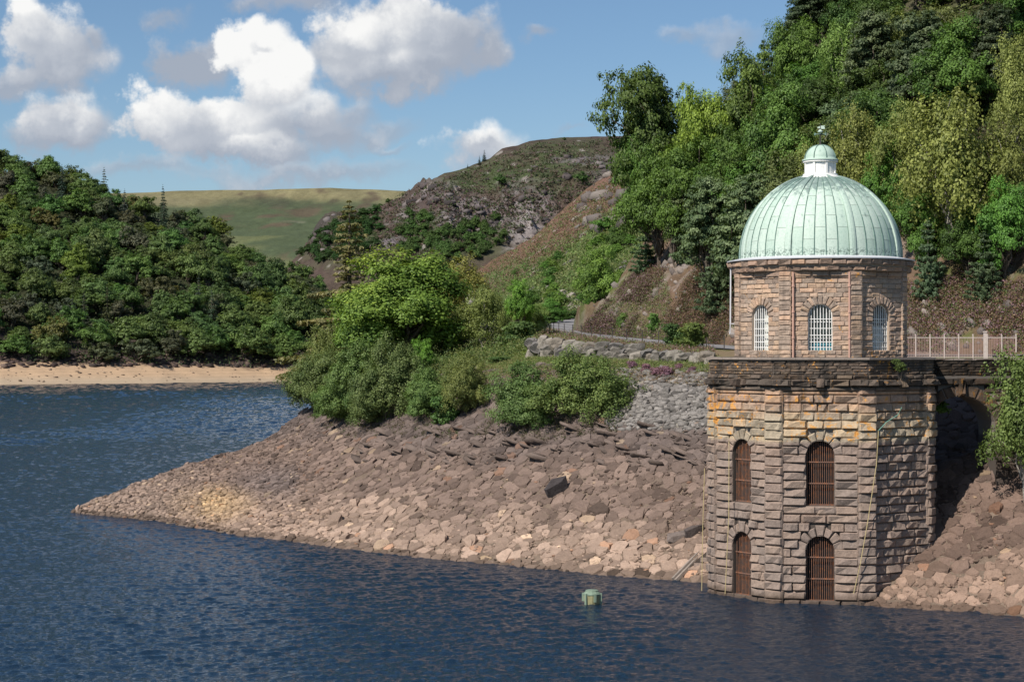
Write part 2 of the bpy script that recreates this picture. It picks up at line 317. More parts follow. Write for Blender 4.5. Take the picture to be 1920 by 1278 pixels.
# ------------------------------------------------------------------ terrain
BVH = {}
def smooth_cols(A, k):
    if k < 1: return A
    ker = np.exp(-np.linspace(-2, 2, 2 * k + 1) ** 2); ker /= ker.sum()
    return np.stack([np.convolve(np.pad(r, k, mode='edge'), ker, 'valid') for r in A])
def loft(name, pxs, rows, nv, disp, colf, material, k=6, key=None):
    """rows: list of [(px, Y, z), ...]; columns at pxs; spline-free, smooth blend between the rows"""
    RY = smooth_cols(np.array([np.interp(pxs, [a[0] for a in r], [a[1] for a in r]) for r in rows]), k)
    RZ = smooth_cols(np.array([np.interp(pxs, [a[0] for a in r], [a[2] for a in r]) for r in rows]), k)
    nr = len(rows); seg = nv if isinstance(nv, (list, tuple)) else [nv] * (nr - 1); ts = []
    for i, n_ in enumerate(seg): ts += list(i + np.arange(n_) / n_)
    ts.append(nr - 1); ts = np.array(ts); i = np.minimum(ts.astype(int), nr - 2); f = (ts - i)[:, None]
    Y = RY[i] * (1 - f) + RY[i + 1] * f; Z = RZ[i] * (1 - f) + RZ[i + 1] * f
    PX = np.tile(pxs, (len(ts), 1)); X = (PX - 960) / FPX * Y
    X, Y, Z = disp(X, Y, Z, ts[:, None] * np.ones_like(X), PX)
    PX = 960 + X / Y * FPX; PY = HZ - (Z - EYE) / Y * FPX
    V = np.stack([X, Y, Z], -1).reshape(-1, 3); nc = len(pxs)
    idx = np.arange(len(V)).reshape(len(ts), nc); F = np.stack([idx[:-1, :-1], idx[:-1, 1:], idx[1:, 1:], idx[1:, :-1]], -1).reshape(-1, 4)
    gy = np.gradient(Z, axis=0) / (np.abs(np.gradient(Y, axis=0)) + .05)
    C = colf(X, Y, Z, PX, PY, np.abs(gy), ts[:, None] * np.ones_like(X))
    me = mesh_np(name, V, F, col=np.clip(C, 0, 1).reshape(-1, 3), mats=[material], smooth=True)
    o = link(name, me); o['kind'] = 'structure'
    BVH[key or name] = BVHTree.FromPolygons([tuple(v) for v in V.tolist()], [tuple(f) for f in F.tolist()])
    return o
def gz(x, y, key='bank'):
    h = BVH[key].ray_cast(Vector((x, y, 900)), Vector((0, 0, -1))); return h[0].z if h[0] else None
def hit(px, py, key='bank'):
    d = Vector(((px - 960) / FPX, 1, (HZ - py) / FPX)); h = BVH[key].ray_cast(Vector((0, 0, EYE)), d.normalized()); return h[0]
def proj(x, y, z): return 960 + x / y * FPX, HZ - (z - EYE) / y * FPX
def inpoly(px, py, poly):
    c = False; n = len(poly)
    for i in range(n):
        x1, y1 = poly[i]; x2, y2 = poly[i - 1]
        if (y1 > py) != (y2 > py) and px < (x2 - x1) * (py - y1) / (y2 - y1) + x1: c = not c
    return c
def blob(PX, PY, cx, cy, rx, ry, jit=0):
    return np.clip(1.3 - np.sqrt(((PX - cx) / rx) ** 2 + ((PY - cy) / ry) ** 2) + jit, 0, 1)
# --- near bank with the spit, the road shelf and the promontory
rT = [(-400, 150, -4), (100, 150, -4), (150, 150, -2.5), (405, 134, -2.5), (642, 122, -2.5), (912, 113, -2.5), (1251, 105, -2.5), (1540, 101, -2.5), (1700, 92, -2.5), (1912, 88, -2.5), (2600, 74, -2.5)]
rB = [(-400, 156, -4), (60, 156, -4), (125, 155.6, -.9), (150, 155.5, 0), (269, 149.7, 0), (405, 140.4, 0), (452, 137.2, 0), (642, 128, 0), (777, 122.7, 0), (912, 119.1, 0), (1115, 113.7, 0), (1251, 110.7, 0),
      (1330, 109.2, 0), (1540, 105, 0), (1595, 101, 0), (1620, 99.4, 0), (1700, 98.6, 0), (1780, 97.7, 0), (1912, 95.2, 0), (2200, 88, 0), (2600, 80, 0)]
def P3(px, py, Y): return (px, Y, zof(py, Y))
rD = [(-400, 158, -4), (60, 157, -4), (125, 156.3, -.8), P3(151, 950, 156.5), P3(201, 929, 158), P3(269, 899, 160), P3(357, 865, 162), P3(438, 848, 163), P3(506, 821, 164), P3(553, 784, 166), (620, 165, 9.2), (700, 161, 10.6),
      (777, 156, 11.2), (860, 150, 11.8), (1005, 142, 12.1), (1100, 137, 12.2), (1216, 133, 12.2), (1330, 130, 12.2), (1540, 124, 12.2), (1700, 119, 12.0), (1780, 116, 11.7), (1912, 113, 11.4), (2200, 108, 11.4), (2600, 100, 11.4)]
def mid(a, b, f, dz):
    px = sorted(set([p[0] for p in a] + [p[0] for p in b])); g = lambda r, i: np.interp(px, [q[0] for q in r], [q[i] for q in r])
    return [(x, y, z) for x, y, z in zip(px, g(a, 1) * (1 - f) + g(b, 1) * f, g(a, 2) * (1 - f) + g(b, 2) * f + dz)]
rE = [(-400, 160, -4), (150, 158, -1), (269, 162, .4), (357, 166, 1.6), (438, 169, 3), (506, 172, 4.6), (553, 174, 6.8), (620, 172, 10), (700, 170, 11.8), (860, 160, 12.9), (1005, 150, 13.0), (1100, 145.5, 13.0), (1216, 138.8, 12.8), (1330, 133, 12.6), (1540, 126.5, 12.6), (1700, 122.5, 12.6), (1912, 119, 12.5), (2600, 105, 12.5)]
rF = [(-400, 165, -4), (150, 160, -2), (269, 166, -.5), (357, 172, 0), (438, 175, 1), (506, 178, 2.5), (553, 180, 5), (620, 180, 10), (700, 182, 12.6), (860, 172, 13.6), (985, 156, 14.0), (1005, 151, 14.15), (1100, 146.5, 13.85), (1216, 139.8, 13.4), (1330, 134, 13.1), (1540, 127.2, 12.95), (1700, 123, 12.95), (1912, 120, 12.95), (2600, 106, 12.95)]
rG = [(-400, 180, -4), (438, 190, -3), (553, 192, 1), (620, 192, 8), (700, 194, 12), (860, 190, 14.2), (950, 190, 14.8), (1015, 185, 15.15), (1085, 178, 14.8), (1186, 168, 14.3), (1330, 155, 13.73), (1500, 140, 13.3), (1700, 130, 13.1), (1912, 127, 13.1), (2600, 112, 13.1)]
rH = [(-400, 215, -5), (553, 215, -5), (700, 215, 6), (860, 216, 14.5), (950, 216, 16.4), (1015, 214, 16.7), (1040, 222, 17.1), (1095, 230, 17.5), (1186, 200, 15.6), (1330, 180, 14.5), (1500, 165, 14), (1700, 150, 13.3), (1912, 146, 13.3), (2600, 132, 13.3)]
rI = [(-400, 330, -8), (700, 330, -6), (860, 330, 12), (1100, 330, 18), (1300, 300, 18), (2600, 250, 14)]
def dispN(X, Y, Z, T, PX):
    near = sm(T, .6, 1.2) * (1 - sm(T, 3.0, 3.6))
    Z = Z + near * (.35 * fbm(X * .16, Y * .16, 4, 3) + .28 * fbm(X * .8 + Y * .3, Y * .8, 4, 9) + .12 * fbm(X * 3, Y * 3, 3, 5))
    Z = Z + (sm(T, 3.4, 4.2) * (1 - sm(T, 4.8, 5.2))) * .12 * fbm(X * .9, Y * .9, 3, 5)
    # ledges in the upper bank
    led = sm(T, 1.6, 2.0) * (1 - sm(T, 2.7, 3.0)) * sm(PX, 520, 700)
    Z = Z + led * .5 * (ridged((X * .9 - Y * .5) * .35, (X * .3 + Y) * .8, 3, 21) - .5)
    return X, Y, Z
def near_bank(T): return sm(T, .8, 1.0) * (1 - sm(T, 2.8, 3.0))
def colN(X, Y, Z, PX, PY, G, T):
    n = fbm(X * .25, Y * .25, 5, 31); n2 = fbm(X * 1.5, Y * 1.5, 4, 33)
    pale = np.array((.30, .225, .17)); dark = np.array((.125, .095, .08))
    C = pale + np.zeros(X.shape + (3,)); C = C * (1 + .25 * n + .2 * n2)[..., None]
    C = C * (1 - .42 * near_bank(T))[..., None]
    C = mixc(C, dark, sm(Z + .9 * n + (PX > 1700) * -.5, 4.0, 7.0))
    C = mixc(C, (.42, .28, .15), blob(PX, PY, 400, 945, 80, 38, .3 * n))       # orange gravel on the spit
    C = mixc(C, (.12, .09, .08), blob(PX, PY, 520, 905, 80, 40, .3 * n) * .9)    # dark rubble
    C = mixc(C, (.20, .155, .13), blob(PX, PY, 230, 930, 100, 40, .2 * n) * .8)
    C = mixc(C, (.16, .145, .135), blob(PX, PY, 1255, 760, 110, 62, .5 * n))       # grey rubble
    gr = sm(Z + .6 * n, 11.7, 12.3) * (T < 6.9)
    grass = mixc(np.array((.20, .15, .09)) + 0 * C, (.075, .11, .03), sm(n + .6 * n2 + .2, .1, .5))
    C = mixc(C, grass, gr); C = mixc(C, (.34, .22, .14), blob(PX, PY, 945, 705, 60, 28, .2 * n) * .85)
    C = mixc(C, (.13, .17, .035), blob(PX, PY, 960, 665, 90, 22, .1 * n))
    C = mixc(C, (.05, .045, .04), sm(-Z, -.25, .1) * .7)
    return C
bank = loft('bank', np.linspace(-400, 2600, 560), [rT, rB, mid(rB, rD, .5, .35), rD, rE, rF, rG, rH, rI], [8, 60, 60, 16, 6, 22, 12, 14], dispN, colN, M_GROUND, k=3)
# --- right-hand hillside that carries the wood
hF = [(1040, 198, 9), (1085, 189, 15.0), (1095, 186.5, 15.0), (1120, 183.5, 14.8), (1186, 176, 14.4), (1330, 163, 13.8), (1500, 147.5, 13.3), (1700, 137, 13.1), (1912, 133, 13.1), (2500, 120, 13)]
hR = [(1040, 205, 8), P3(1085, 624, 191), P3(1120, 592, 196), P3(1160, 540, 203), P3(1190, 498, 206), P3(1230, 440, 208), P3(1280, 360, 210), P3(1350, 285, 212), P3(1420, 205, 215), P3(1500, 110, 218), P3(1600, -30, 222), P3(1700, -180, 228), P3(1912, -420, 240), P3(2500, -700, 260)]
hB = [(a, b + 45, c - 6 if a > 1200 else c - 14) for a, b, c in hR]
hF0 = [(a, b - 2, c - 1.2) for a, b, c in hF]
def dispH(X, Y, Z, T, PX):
    m = sm(T, 1.02, 1.25) * (1 - sm(T, 3, 3.6)); u = X * .62 + Y * .25 - Z * .75; v = X + Y * .4 + Z * .9
    crag = ridged(u * .22, v * .05, 4, 41) - .5
    Z = Z + m * (2.6 * crag + 1.1 * (ridged(u * .7, v * .12, 4, 48) - .5) + .6 * fbm(X * .5, Y * .5, 4, 44) + .25 * fbm(X * 2.2, Y * 2.2, 3, 46))
    return X, Y, Z
def colH(X, Y, Z, PX, PY, G, T):
    n = fbm(X * .3, Y * .3, 5, 51); n2 = fbm(X * 1.3, Y * 1.3, 4, 53); u = X * .62 - Z * .75
    strat = fbm(u * .9, (X + Z) * .08, 4, 57)
    C = np.array((.17, .115, .075)) * (1 + .35 * n2)[..., None]
    C = C * .8; C = mixc(C, (.125, .075, .06), sm(n + .5 * n2, .0, .5)); C = mixc(C, (.085, .10, .03), sm(-n + .3 * n2, .1, .5))
    rock = np.clip(sm(strat + .4 * n, -.05, .35), 0, 1)
    bare = np.maximum.reduce([blob(PX, PY, 1215, 570, 95, 62, .2 * n), blob(PX, PY, 1800, 605, 120, 35, .2 * n), blob(PX, PY, 1150, 560, 40, 60, .1 * n), blob(PX, PY, 1290, 490, 60, 30, 0), .35 + 0 * PX])
    C = mixc(C, np.array((.25, .215, .19)) * (1 + .35 * fbm(X * 4 - Z * 3, Z * .8, 3, 58))[..., None], np.clip(sm(strat + .7 * n2, .05, .3) * bare * 1.1, 0, 1))
    C = mixc(C, (.055, .06, .03), sm(Z, 26, 34) * .8)
    C = mixc(C, (.13, .12, .06), blob(PX, PY, 1170, 600, 80, 50, .5 * n2) * .7)
    return C
hillside = loft('hillside', np.concatenate([np.linspace(1040, 1930, 420), np.linspace(1935, 2500, 60)]), [hF0, hF, mid(hF, hR, .22, 2.2), hR, hB], [3, 90, 100, 8], dispH, colH, M_GROUND, k=2)
# --- open heather slope up the valley
sF = [(780, 520, -2), (850, 480, 4), (1000, 300, 15), (1400, 270, 16)]
sR = [P3(780, 650, 640), P3(850, 560, 635), P3(890, 506, 625), P3(950, 472, 610), P3(1000, 441, 590), P3(1050, 402, 565), P3(1100, 360, 545), P3(1150, 324, 525), P3(1190, 300, 510), P3(1250, 275, 490), P3(1400, 270, 470)]
sB = [(a, b + 150, c - 30) for a, b, c in sR]
def dispS(X, Y, Z, T, PX):
    m = sm(T, .05, .3)
    Z = Z + m * (2.2 * fbm(X * .03, Y * .02, 4, 61) + 1.6 * (ridged((X * .8 - Z) * .09, (X + Z) * .03, 4, 63) - .6) * sm(PX, 1050, 1200) + .7 * fbm(X * .2, Y * .12, 3, 65))
    return X, Y, Z
def colS(X, Y, Z, PX, PY, G, T):
    n = fbm(X * .06, Y * .04, 5, 71); n2 = fbm(X * .35, Y * .2, 4, 73)
    C = np.array((.155, .095, .06)) * (1 + .3 * n2)[..., None] ; C = mixc(C, (.17, .085, .085), sm(n2, .1, .6) * .5)
    d = (PY - np.interp(PX, [890, 1000, 1100, 1190, 1300], [512, 458, 395, 335, 280]))
    C = mixc(C, (.075, .12, .032), sm(d + 30 * n + 12 * n2, 5, 40) * (.65 + .35 * sm(n2, -.3, .3)))
    C = mixc(C, (.30, .265, .24), sm(fbm((X * .8 - Z) * .16, (X + Z) * .06, 5, 77) + .5 * n2 + .25 * sm(PX, 1080, 1190), .5, .66) * .8)
    C = mixc(C, (.42, .38, .33), sm(vn(X * .5, Y * .12 + Z * .2, 79), .93, .97) * .8)
    return C
loft('heather_slope', np.linspace(780, 1400, 330), [sF, mid(sF, sR, .5, 3), sR, sB], [70, 90, 6], dispS, colS, M_HILL, k=2)
# --- rocky hill
cR0 = [(540, 500), (558, 478), (577, 455), (595, 434), (612, 412), (627, 399), (646, 394), (678, 396), (704, 389), (744, 372), (777, 358), (802, 343), (832, 326), (861, 320), (886, 310), (919, 296), (941, 277), (970, 272), (992, 265), (1058, 258), (1123, 257), (1156, 255), (1250, 258), (1500, 300)]
yR = lambda p: np.interp(p, [540, 640, 800, 1060, 1500], [1150, 1200, 1280, 1420, 1500])
cR = [P3(a, b, float(yR(a))) for a, b in cR0]
cB = [(a, b + 350, c - 40) for a, b, c in cR]; cF = [(540, 940, 4), (1500, 900, 8)]
def cmid(fr, Y):   # rows part of the way up the face
    return [P3(a, 640 + (b - 640) * fr, float(Y + (yR(a) - 1150) * .25)) for a, b in cR0]
def dispC(X, Y, Z, T, PX):
    m = sm(T, .2, 1.0) * (1 - .85 * sm(T, 2.6, 3.0)); PYa = HZ - (Z - EYE) / Y * FPX
    crag = np.maximum.reduce([blob(PX, PYa, 810, 370, 60, 45, 0), blob(PX, PYa, 990, 395, 70, 60, 0), blob(PX, PYa, 880, 410, 90, 40, 0), blob(PX, PYa, 600, 440, 35, 40, 0)])
    Z = Z + m * (7 * fbm(X * .012, Y * .012, 4, 81) + 1.8 * fbm(X * .14, Z * .14 + Y * .1, 4, 87) + 3.5 * fbm(X * .05, Y * .05, 4, 83) + (2 + 26 * crag) * (ridged((X * .8 + Y * .2) * .045, Z * .03, 5, 85) - .55))
    return X, Y, Z
def colC(X, Y, Z, PX, PY, G, T):
    n = fbm(X * .02, Y * .02 + Z * .02, 5, 91); n2 = fbm(X * .1, Y * .06 + Z * .1, 4, 93); n3 = ridged((X + Z * .6) * .03, Z * .012, 4, 95)
    n2 = n2 + .5 * fbm(X * .4, Z * .4 + Y * .1, 3, 94); C = np.array((.075, .056, .044)) * (1 + .4 * n2)[..., None]; C = mixc(C, (.085, .055, .055), sm(n, 0, .5) * .6)
    gr = np.maximum.reduce([blob(PX, PY, 960, 330, 120, 34, .7 * n2), blob(PX, PY, 1060, 300, 90, 40, .6 * n2), blob(PX, PY, 860, 345, 60, 14, .3 * n2), blob(PX, PY, 800, 430, 60, 30, .4 * n2) * .7])
    C = mixc(C, (.055, .075, .03), gr * .9); C = mixc(C, (.05, .075, .03), np.maximum(blob(PX, PY, 850, 450, 110, 42, .5 * n2), blob(PX, PY, 650, 450, 90, 50, .4 * n2)) * .85)
    rk = np.maximum.reduce([blob(PX, PY, 800, 375, 55, 36, .6 * n2), blob(PX, PY, 985, 405, 55, 62, .5 * n2), blob(PX, PY, 870, 405, 110, 36, .7 * n2), blob(PX, PY, 1100, 300, 60, 10, .5 * n2), blob(PX, PY, 740, 450, 30, 40, .5 * n2), blob(PX, PY, 1170, 330, 60, 20, .7 * n2) * .7])
    C = mixc(C, np.array((.145, .125, .128)), rk * (.15 + .85 * sm(n3 + .5 * n2, .42, .66)))
    C = mixc(C, (.29, .26, .25), blob(PX, PY, 985, 430, 36, 45, .6 * n2) * .7)
    C = mixc(C, (.06, .05, .05), blob(PX, PY, 600, 430, 45, 45, .3 * n2) * .7)
    C = mixc(C, (.30, .27, .25), sm(vn(X * .12, Y * .05 + Z * .15, 97) + .12 * rk, .90, .95) * .7)
    return C
loft('rocky_hill', np.linspace(540, 1500, 460), [cF, cmid(.45, 980), cmid(.82, 1080), cR, cB], [14, 90, 90, 5], dispC, colC, M_HILL, k=1)
# --- far moor
mR = [P3(a, b, 3600) for a, b in ((60, 366), (240, 361), (330, 358), (400, 357), (480, 357), (560, 354), (620, 352), (700, 355), (770, 358), (900, 366), (1200, 385))]
mF = [(60, 2100, 40), (1200, 2100, 60)]; mB = [(a, b + 900, c - 60) for a, b, c in mR]
def dispM(X, Y, Z, T, PX):
    m = sm(T, 0, .5) * (1 - sm(T, 1.7, 2.0)); return X, Y, Z + m * (26 * fbm(X * .0025, Y * .0016, 4, 101) + 6 * fbm(X * .012, Y * .008, 4, 103)) + 2.5 * fbm(X * .01, Y * .01, 3, 105) * sm(T, 1.5, 2)
def colM(X, Y, Z, PX, PY, G, T):
    n = fbm(X * .006, Y * .0035, 5, 111); n2 = fbm(X * .03, Y * .012, 4, 113)
    C = np.array((.20, .18, .095)) * (1 + .35 * n2)[..., None]; C = mixc(C, (.07, .09, .045), sm(PY + 30 * n + 8 * n2, 366, 390)); C = mixc(C, (.10, .075, .05), sm(n + .5 * n2, .0, .3) * .85); C = mixc(C, (.13, .14, .06), sm(fbm(X * .004, Y * .006, 4, 121), .1, .3) * sm(PY, 400, 430) * .7); C = mixc(C, (.055, .07, .04), blob(PX, PY, 500, 380, 130, 9, 1.2 * n + .6 * n2) * .7); C = mixc(C, (.17, .155, .09), blob(PX, PY, 330, 378, 90, 10, .8 * n + .5 * n2) * .6)
    C = C * (1 + .18 * fbm(X * .08, Y * .03, 3, 119))[..., None]; C = mixc(C, (.34, .31, .24), sm(vn(X * .02, Y * .008, 117), .9, .96) * sm(PY, 400, 440) * .6)
    return C
loft('moor', np.linspace(60, 1200, 300), [mF, mid(mF, mR, .55, 5), mR, mB], [50, 60, 4], dispM, colM, M_HILL, k=4)
# --- wooded hill across the water with its bare shore
lT = [(-700, 735, -4), (560, 775, -4), (900, 800, -4)]
lW = [(-700, 728, 0), P3(0, 722, 710), P3(300, 719, 744), P3(540, 715, 793), (700, 800, 0), (1000, 880, 0)]
lW = [(a, b, 0) for a, b, _ in lW]
lS = [(-700, 745, 9), P3(0, 677, 745), P3(150, 679, 762), P3(300, 683, 780), P3(420, 686, 800), P3(540, 697, 812), (700, 830, 4), (1000, 900, 4)]
lS2 = [(a, b + 10, c + 4.5) for a, b, c in lS]
lR = [P3(-700, 60, 1060), P3(-300, 200, 1040), P3(0, 318, 1010), P3(100, 348, 1000), P3(215, 388, 990), P3(300, 412, 985), P3(400, 448, 975), P3(480, 500, 955), P3(560, 546, 930), P3(620, 578, 910), P3(700, 610, 900), P3(850, 650, 900), (1000, 950, 6)]
lB = [(a, b + 200, c - 40) for a, b, c in lR]
def dispL(X, Y, Z, T, PX):
    m = sm(T, 2, 3); Z = Z + m * 3 * fbm(X * .02, Y * .02, 3, 121)
    Z = Z + sm(T, 1.0, 1.3) * (1 - m) * .5 * fbm(X * .12, Y * .12, 4, 125) + sm(T, 1.7, 2.2) * (1 - sm(T, 3.0, 3.3)) * 2.2 * (ridged(X * .08, Y * .1, 4, 127) - .4)
    return X, Y, Z
def colL(X, Y, Z, PX, PY, G, T):
    n = fbm(X * .05, Y * .08, 5, 131); n2 = fbm(X * .25, Y * .3, 4, 133)
    C = np.array((.43, .30, .19)) * (1 + .12 * n2 + .08 * np.sin(Z * 5))[..., None]
    C = mixc(C, (.36, .30, .22), sm(PY, 700, 715) * .6)
    C = mixc(C, (.075, .055, .05), sm(T + .3 * n, 1.85, 2.15)); C = mixc(C, (.25, .15, .10), sm(n2, .2, .5) * sm(T, 1.8, 2) * (1 - sm(T, 2.2, 2.6)) * .8)
    C = mixc(C, (.035, .04, .02), sm(T, 3.0, 3.2)); return C
loft('wooded_hill', np.linspace(-700, 1000, 420), [lT, lW, lS, lS2, lR, lB], [3, 16, 14, 50, 4], dispL, colL, M_GROUND, k=3)
# --- water and the valley floor far beyond
cx_ = np.concatenate([np.linspace(-1200, -60, 60)[:-1], np.linspace(-60, 1980, 720)[:-1], np.linspace(1980, 3000, 50)])
ry_ = [2.0, 40.0, 62.0]
while ry_[-1] < 1400: ry_.append(ry_[-1] + max(.13, .13 * (ry_[-1] / 120) ** 1.6))
ry_ = np.array(ry_); PXw, Yw = np.meshgrid(cx_, ry_); Xw = (PXw - 960) / FPX * np.maximum(Yw, 40)
Yn = np.where(Yw < 120, Yw, 120 * (1 + np.log(np.maximum(Yw, 120) / 120) / 1.0)); Xn = np.where(Yw < 120, Xw, Xw * 120 / np.maximum(Yw, 120)); sc_ = np.maximum(1, Yw / 120)
rw_ = np.random.default_rng(3); Zw = np.zeros_like(Xw); wind = -1.25
for lam, amp, nn_ in ((2.0, .012, 7), (1.05, .013, 12), (.66, .0105, 16), (.42, .006, 12)):
    for _ in range(nn_):
        L_ = lam * rw_.uniform(.75, 1.3); th = wind + rw_.normal(0, .55); k_ = 2 * PI / L_
        Zw += amp / math.sqrt(nn_) * np.sin(k_ * (Xn * math.cos(th) + Yn * math.sin(th)) + rw_.uniform(0, 6.28))
gust_ = .55 + .75 * sm(fbm(Xw * .02 + 5, Yw * .012, 4, 301), -.35, .35)
Zw = (Zw + .25 * abs(Zw)) * 1.28 * sc_ * gust_ * sm(Yw, 55, 64) * (1 - sm(Yw, 600, 900) * .5)
idx = np.arange(Xw.size).reshape(Xw.shape); Fw = np.stack([idx[:-1, :-1], idx[:-1, 1:], idx[1:, 1:], idx[1:, :-1]], -1).reshape(-1, 4)
link('water', mesh_np('water', np.stack([Xw, Yw, np.clip(Zw, -.45, .45) - .02], -1).reshape(-1, 3), Fw, mats=[M_WATER], smooth=True))['kind'] = 'structure'
print('water rows', len(ry_), 'quads', len(Fw))
gm_ = mesh_np('ground', [(-9000, -3000, -8.5), (9000, -3000, -8.5), (9000, 11000, -8.5), (-9000, 11000, -8.5)], [(0, 1, 2, 3)], col=np.tile((.08, .09, .04), (4, 1)), mats=[M_HILL]); link('ground', gm_)['kind'] = 'structure'
# --- road ribbon
rc = [(2300, 124), (1912, 130.5), (1700, 134), (1500, 144), (1330, 158.8), (1186, 171.6), (1125, 178.5), (1080, 188), (1062, 199), (1072, 213), (1105, 228), (1170, 240), (1260, 250)]
cp = [Vector(((a - 960) / FPX * b, b, 0)) for a, b in rc]; path = []
for i in range(len(cp) - 1):
    p0, p1, p2, p3 = cp[max(i - 1, 0)], cp[i], cp[i + 1], cp[min(i + 2, len(cp) - 1)]
    for k in range(10):
        u = k / 10; path.append(.5 * ((2 * p1) + (p2 - p0) * u + (2 * p0 - 5 * p1 + 4 * p2 - p3) * u * u + (3 * p1 - p0 - 3 * p2 + p3) * u ** 3))
def side(off):
    r = []
    for i, p in enumerate(path):
        d = (path[min(i + 1, len(path) - 1)] - path[max(i - 1, 0)]).normalized(); r.append(p + Vector((-d.y, d.x, 0)) * off)
    return r
offs = [-2.7, -1.3, 0, 1.3, 2.7]; V = []; SD = [side(o_) for o_ in offs]
for i in range(len(path)):
    zz = max((gz(s[i].x, s[i].y) or 13) for s in SD) + .05
    V += [(s[i].x, s[i].y, zz + .04 * (1 - abs(j - 2) / 2)) for j, s in enumerate(SD)]
    if i == 0: RZ_ = []
    RZ_.append(zz)
F = [(i * 5 + j, i * 5 + j + 1, i * 5 + j + 6, i * 5 + j + 5) for i in range(len(path) - 1) for j in range(4)]
link('road', mesh_np('road', V, F, mats=[M_ASPH], smooth=True))['kind'] = 'structure'
# ================================================================== the valve tower
TY = 106.0; TX = (1538 - 960) / FPX * TY; TROT = -math.atan2(TX, TY)
tower = link('stone_tower', None, loc=(TX, TY, 0), rz=TROT)
tag(tower, 'octagonal rusticated stone tower with ribbed green copper dome standing in the water', 'tower')
R_ = random.Random(11)
def rockface(c00, c10, c11, c01, depth, rng, nu=4, nv=3, edge=.26, gap=0.0, back=0.0):
    """a block seen from -y: four corners (u, z); the face swells towards -y"""
    V = []; cs = [Vector(c) for c in (c00, c10, c11, c01)]
    sp = lambda k, n: (.10 if k == 1 else .90 if k == n - 1 else k / n) if n > 2 else .5
    us = [0] + [sp(i, nu) + rng.uniform(-.05, .05) * (1 + (1 < i < nu - 1)) for i in range(1, nu)] + [1]
    vs = [0] + [sp(j, nv) * .9 + .05 + rng.uniform(-.06, .06) for j in range(1, nv)] + [1]
    for j, v in enumerate(vs):
        for i, u in enumerate(us):
            p = cs[0] * (1 - u) * (1 - v) + cs[1] * u * (1 - v) + cs[2] * u * v + cs[3] * (1 - u) * v
            ed = i in (0, nu) or j in (0, nv)
            d = depth * (edge * rng.uniform(.6, 1.4) if ed else rng.uniform(.42, 1.15))
            V.append((p[0], -d, p[1]))
    n = nu + 1; F = [(j * n + i, j * n + i + 1, (j + 1) * n + i + 1, (j + 1) * n + i) for j in range(nv) for i in range(nu)]
    ring = [i for i in range(n)] + [j * n + nu for j in range(1, nv + 1)] + [nv * n + i for i in range(nu - 1, -1, -1)] + [j * n for j in range(nv - 1, 0, -1)]
    b = len(V); V += [(V[i][0], back, V[i][2]) for i in ring]; m = len(ring)
    F += [(ring[(k + 1) % m], ring[k], b + k, b + (k + 1) % m) for k in range(m)]
    return V, F
def unit_blocks(n, mat_, nu=4, nv=3, edge=.3):
    r = []
    for k in range(n):
        b = MB(); v, f = rockface((-.5, -.5), (.5, -.5), (.5, .5), (-.5, .5), 1.0, R_, nu, nv, edge); b.add(v, f, 0.0); r.append(b.mesh('stone_block', mat_))
    return r
UB = unit_blocks(16, M_TOWER); UBS = unit_blocks(10, M_TOWER, 3, 3, .4)
def fmat(a, ap): return Matrix.Rotation(a, 4, 'Z') @ Matrix.Translation((0, -ap, 0))
def put_block(name, parent, a, ap, u0, u1, z0, z1, proud, pool=UB, g=.022):
    c = fmat(a, ap) @ Vector(((u0 + u1) / 2, 0, (z0 + z1) / 2)); fl = R_.choice((1, -1))
    return link(name, R_.choice(pool), parent, loc=c, rz=a, scale=(max(.02, u1 - u0 - g), proud * R_.uniform(.8, 1.2), (z1 - z0 - g)))
def layout(w, z0, z1, h, ops, bw, r, vl=.42, half0=None):
    res = []; n = max(1, round((z1 - z0) / h)); hh = (z1 - z0) / n; ub = half0 if half0 else w / 2
    for i in range(n):
        a, b = z0 + i * hh, z0 + (i + 1) * hh; iv = [(-ub, ub)]
        for (cx, hw, zb, zs) in ops:
            m = (a + b) / 2; cut = None
            if zb < m <= zs: cut = hw
            elif zs < m:
                d = max(0, a - zs + .03); ro = hw + vl
                if d < ro: cut = math.sqrt(ro * ro - d * d)
            if cut:
                nv_ = []
                for (s, e) in iv:
                    if s < cx - cut: nv_.append((s, min(e, cx - cut)))
                    if e > cx + cut: nv_.append((max(s, cx + cut), e))
                iv = nv_
        for (s, e) in iv:
            L = e - s
            if L < .12: continue
            k = max(1, round(L / (bw * r.uniform(.8, 1.25)))); cuts = [s]
            for q_ in range(1, k): cuts.append(s + L * q_ / k + r.uniform(-.22, .22) * L / k + (.18 * L / k if i % 2 else -.12 * L / k))
            cuts.append(e)
            res += [(cuts[q_], cuts[q_ + 1], a, b) for q_ in range(k)]
    return res
def voussoirs(name, parent, a, ap, cx, hw, zs, vl, n, proud, keyl=.12, stuff=None):
    for k in range(n):
        t0 = PI * k / n + .025; t1 = PI * (k + 1) / n - .025; ro = hw + vl + (keyl if k == n // 2 else 0.05 * (k % 2)) + .07; ri = hw + .01
        pt = lambda r, t: (cx - r * math.cos(t), zs + r * math.sin(t))
        v, f = rockface(pt(ri, t0), pt(ro, t0), pt(ro, t1), pt(ri, t1), proud, R_, 3, 3, .35); f = [tuple(reversed(q_)) for q_ in f]
        b = MB(); b.add(v, f, R_.random()); o_ = b.build(name, M_TOWER, parent); o_.matrix_local = fmat(a, ap - .004)
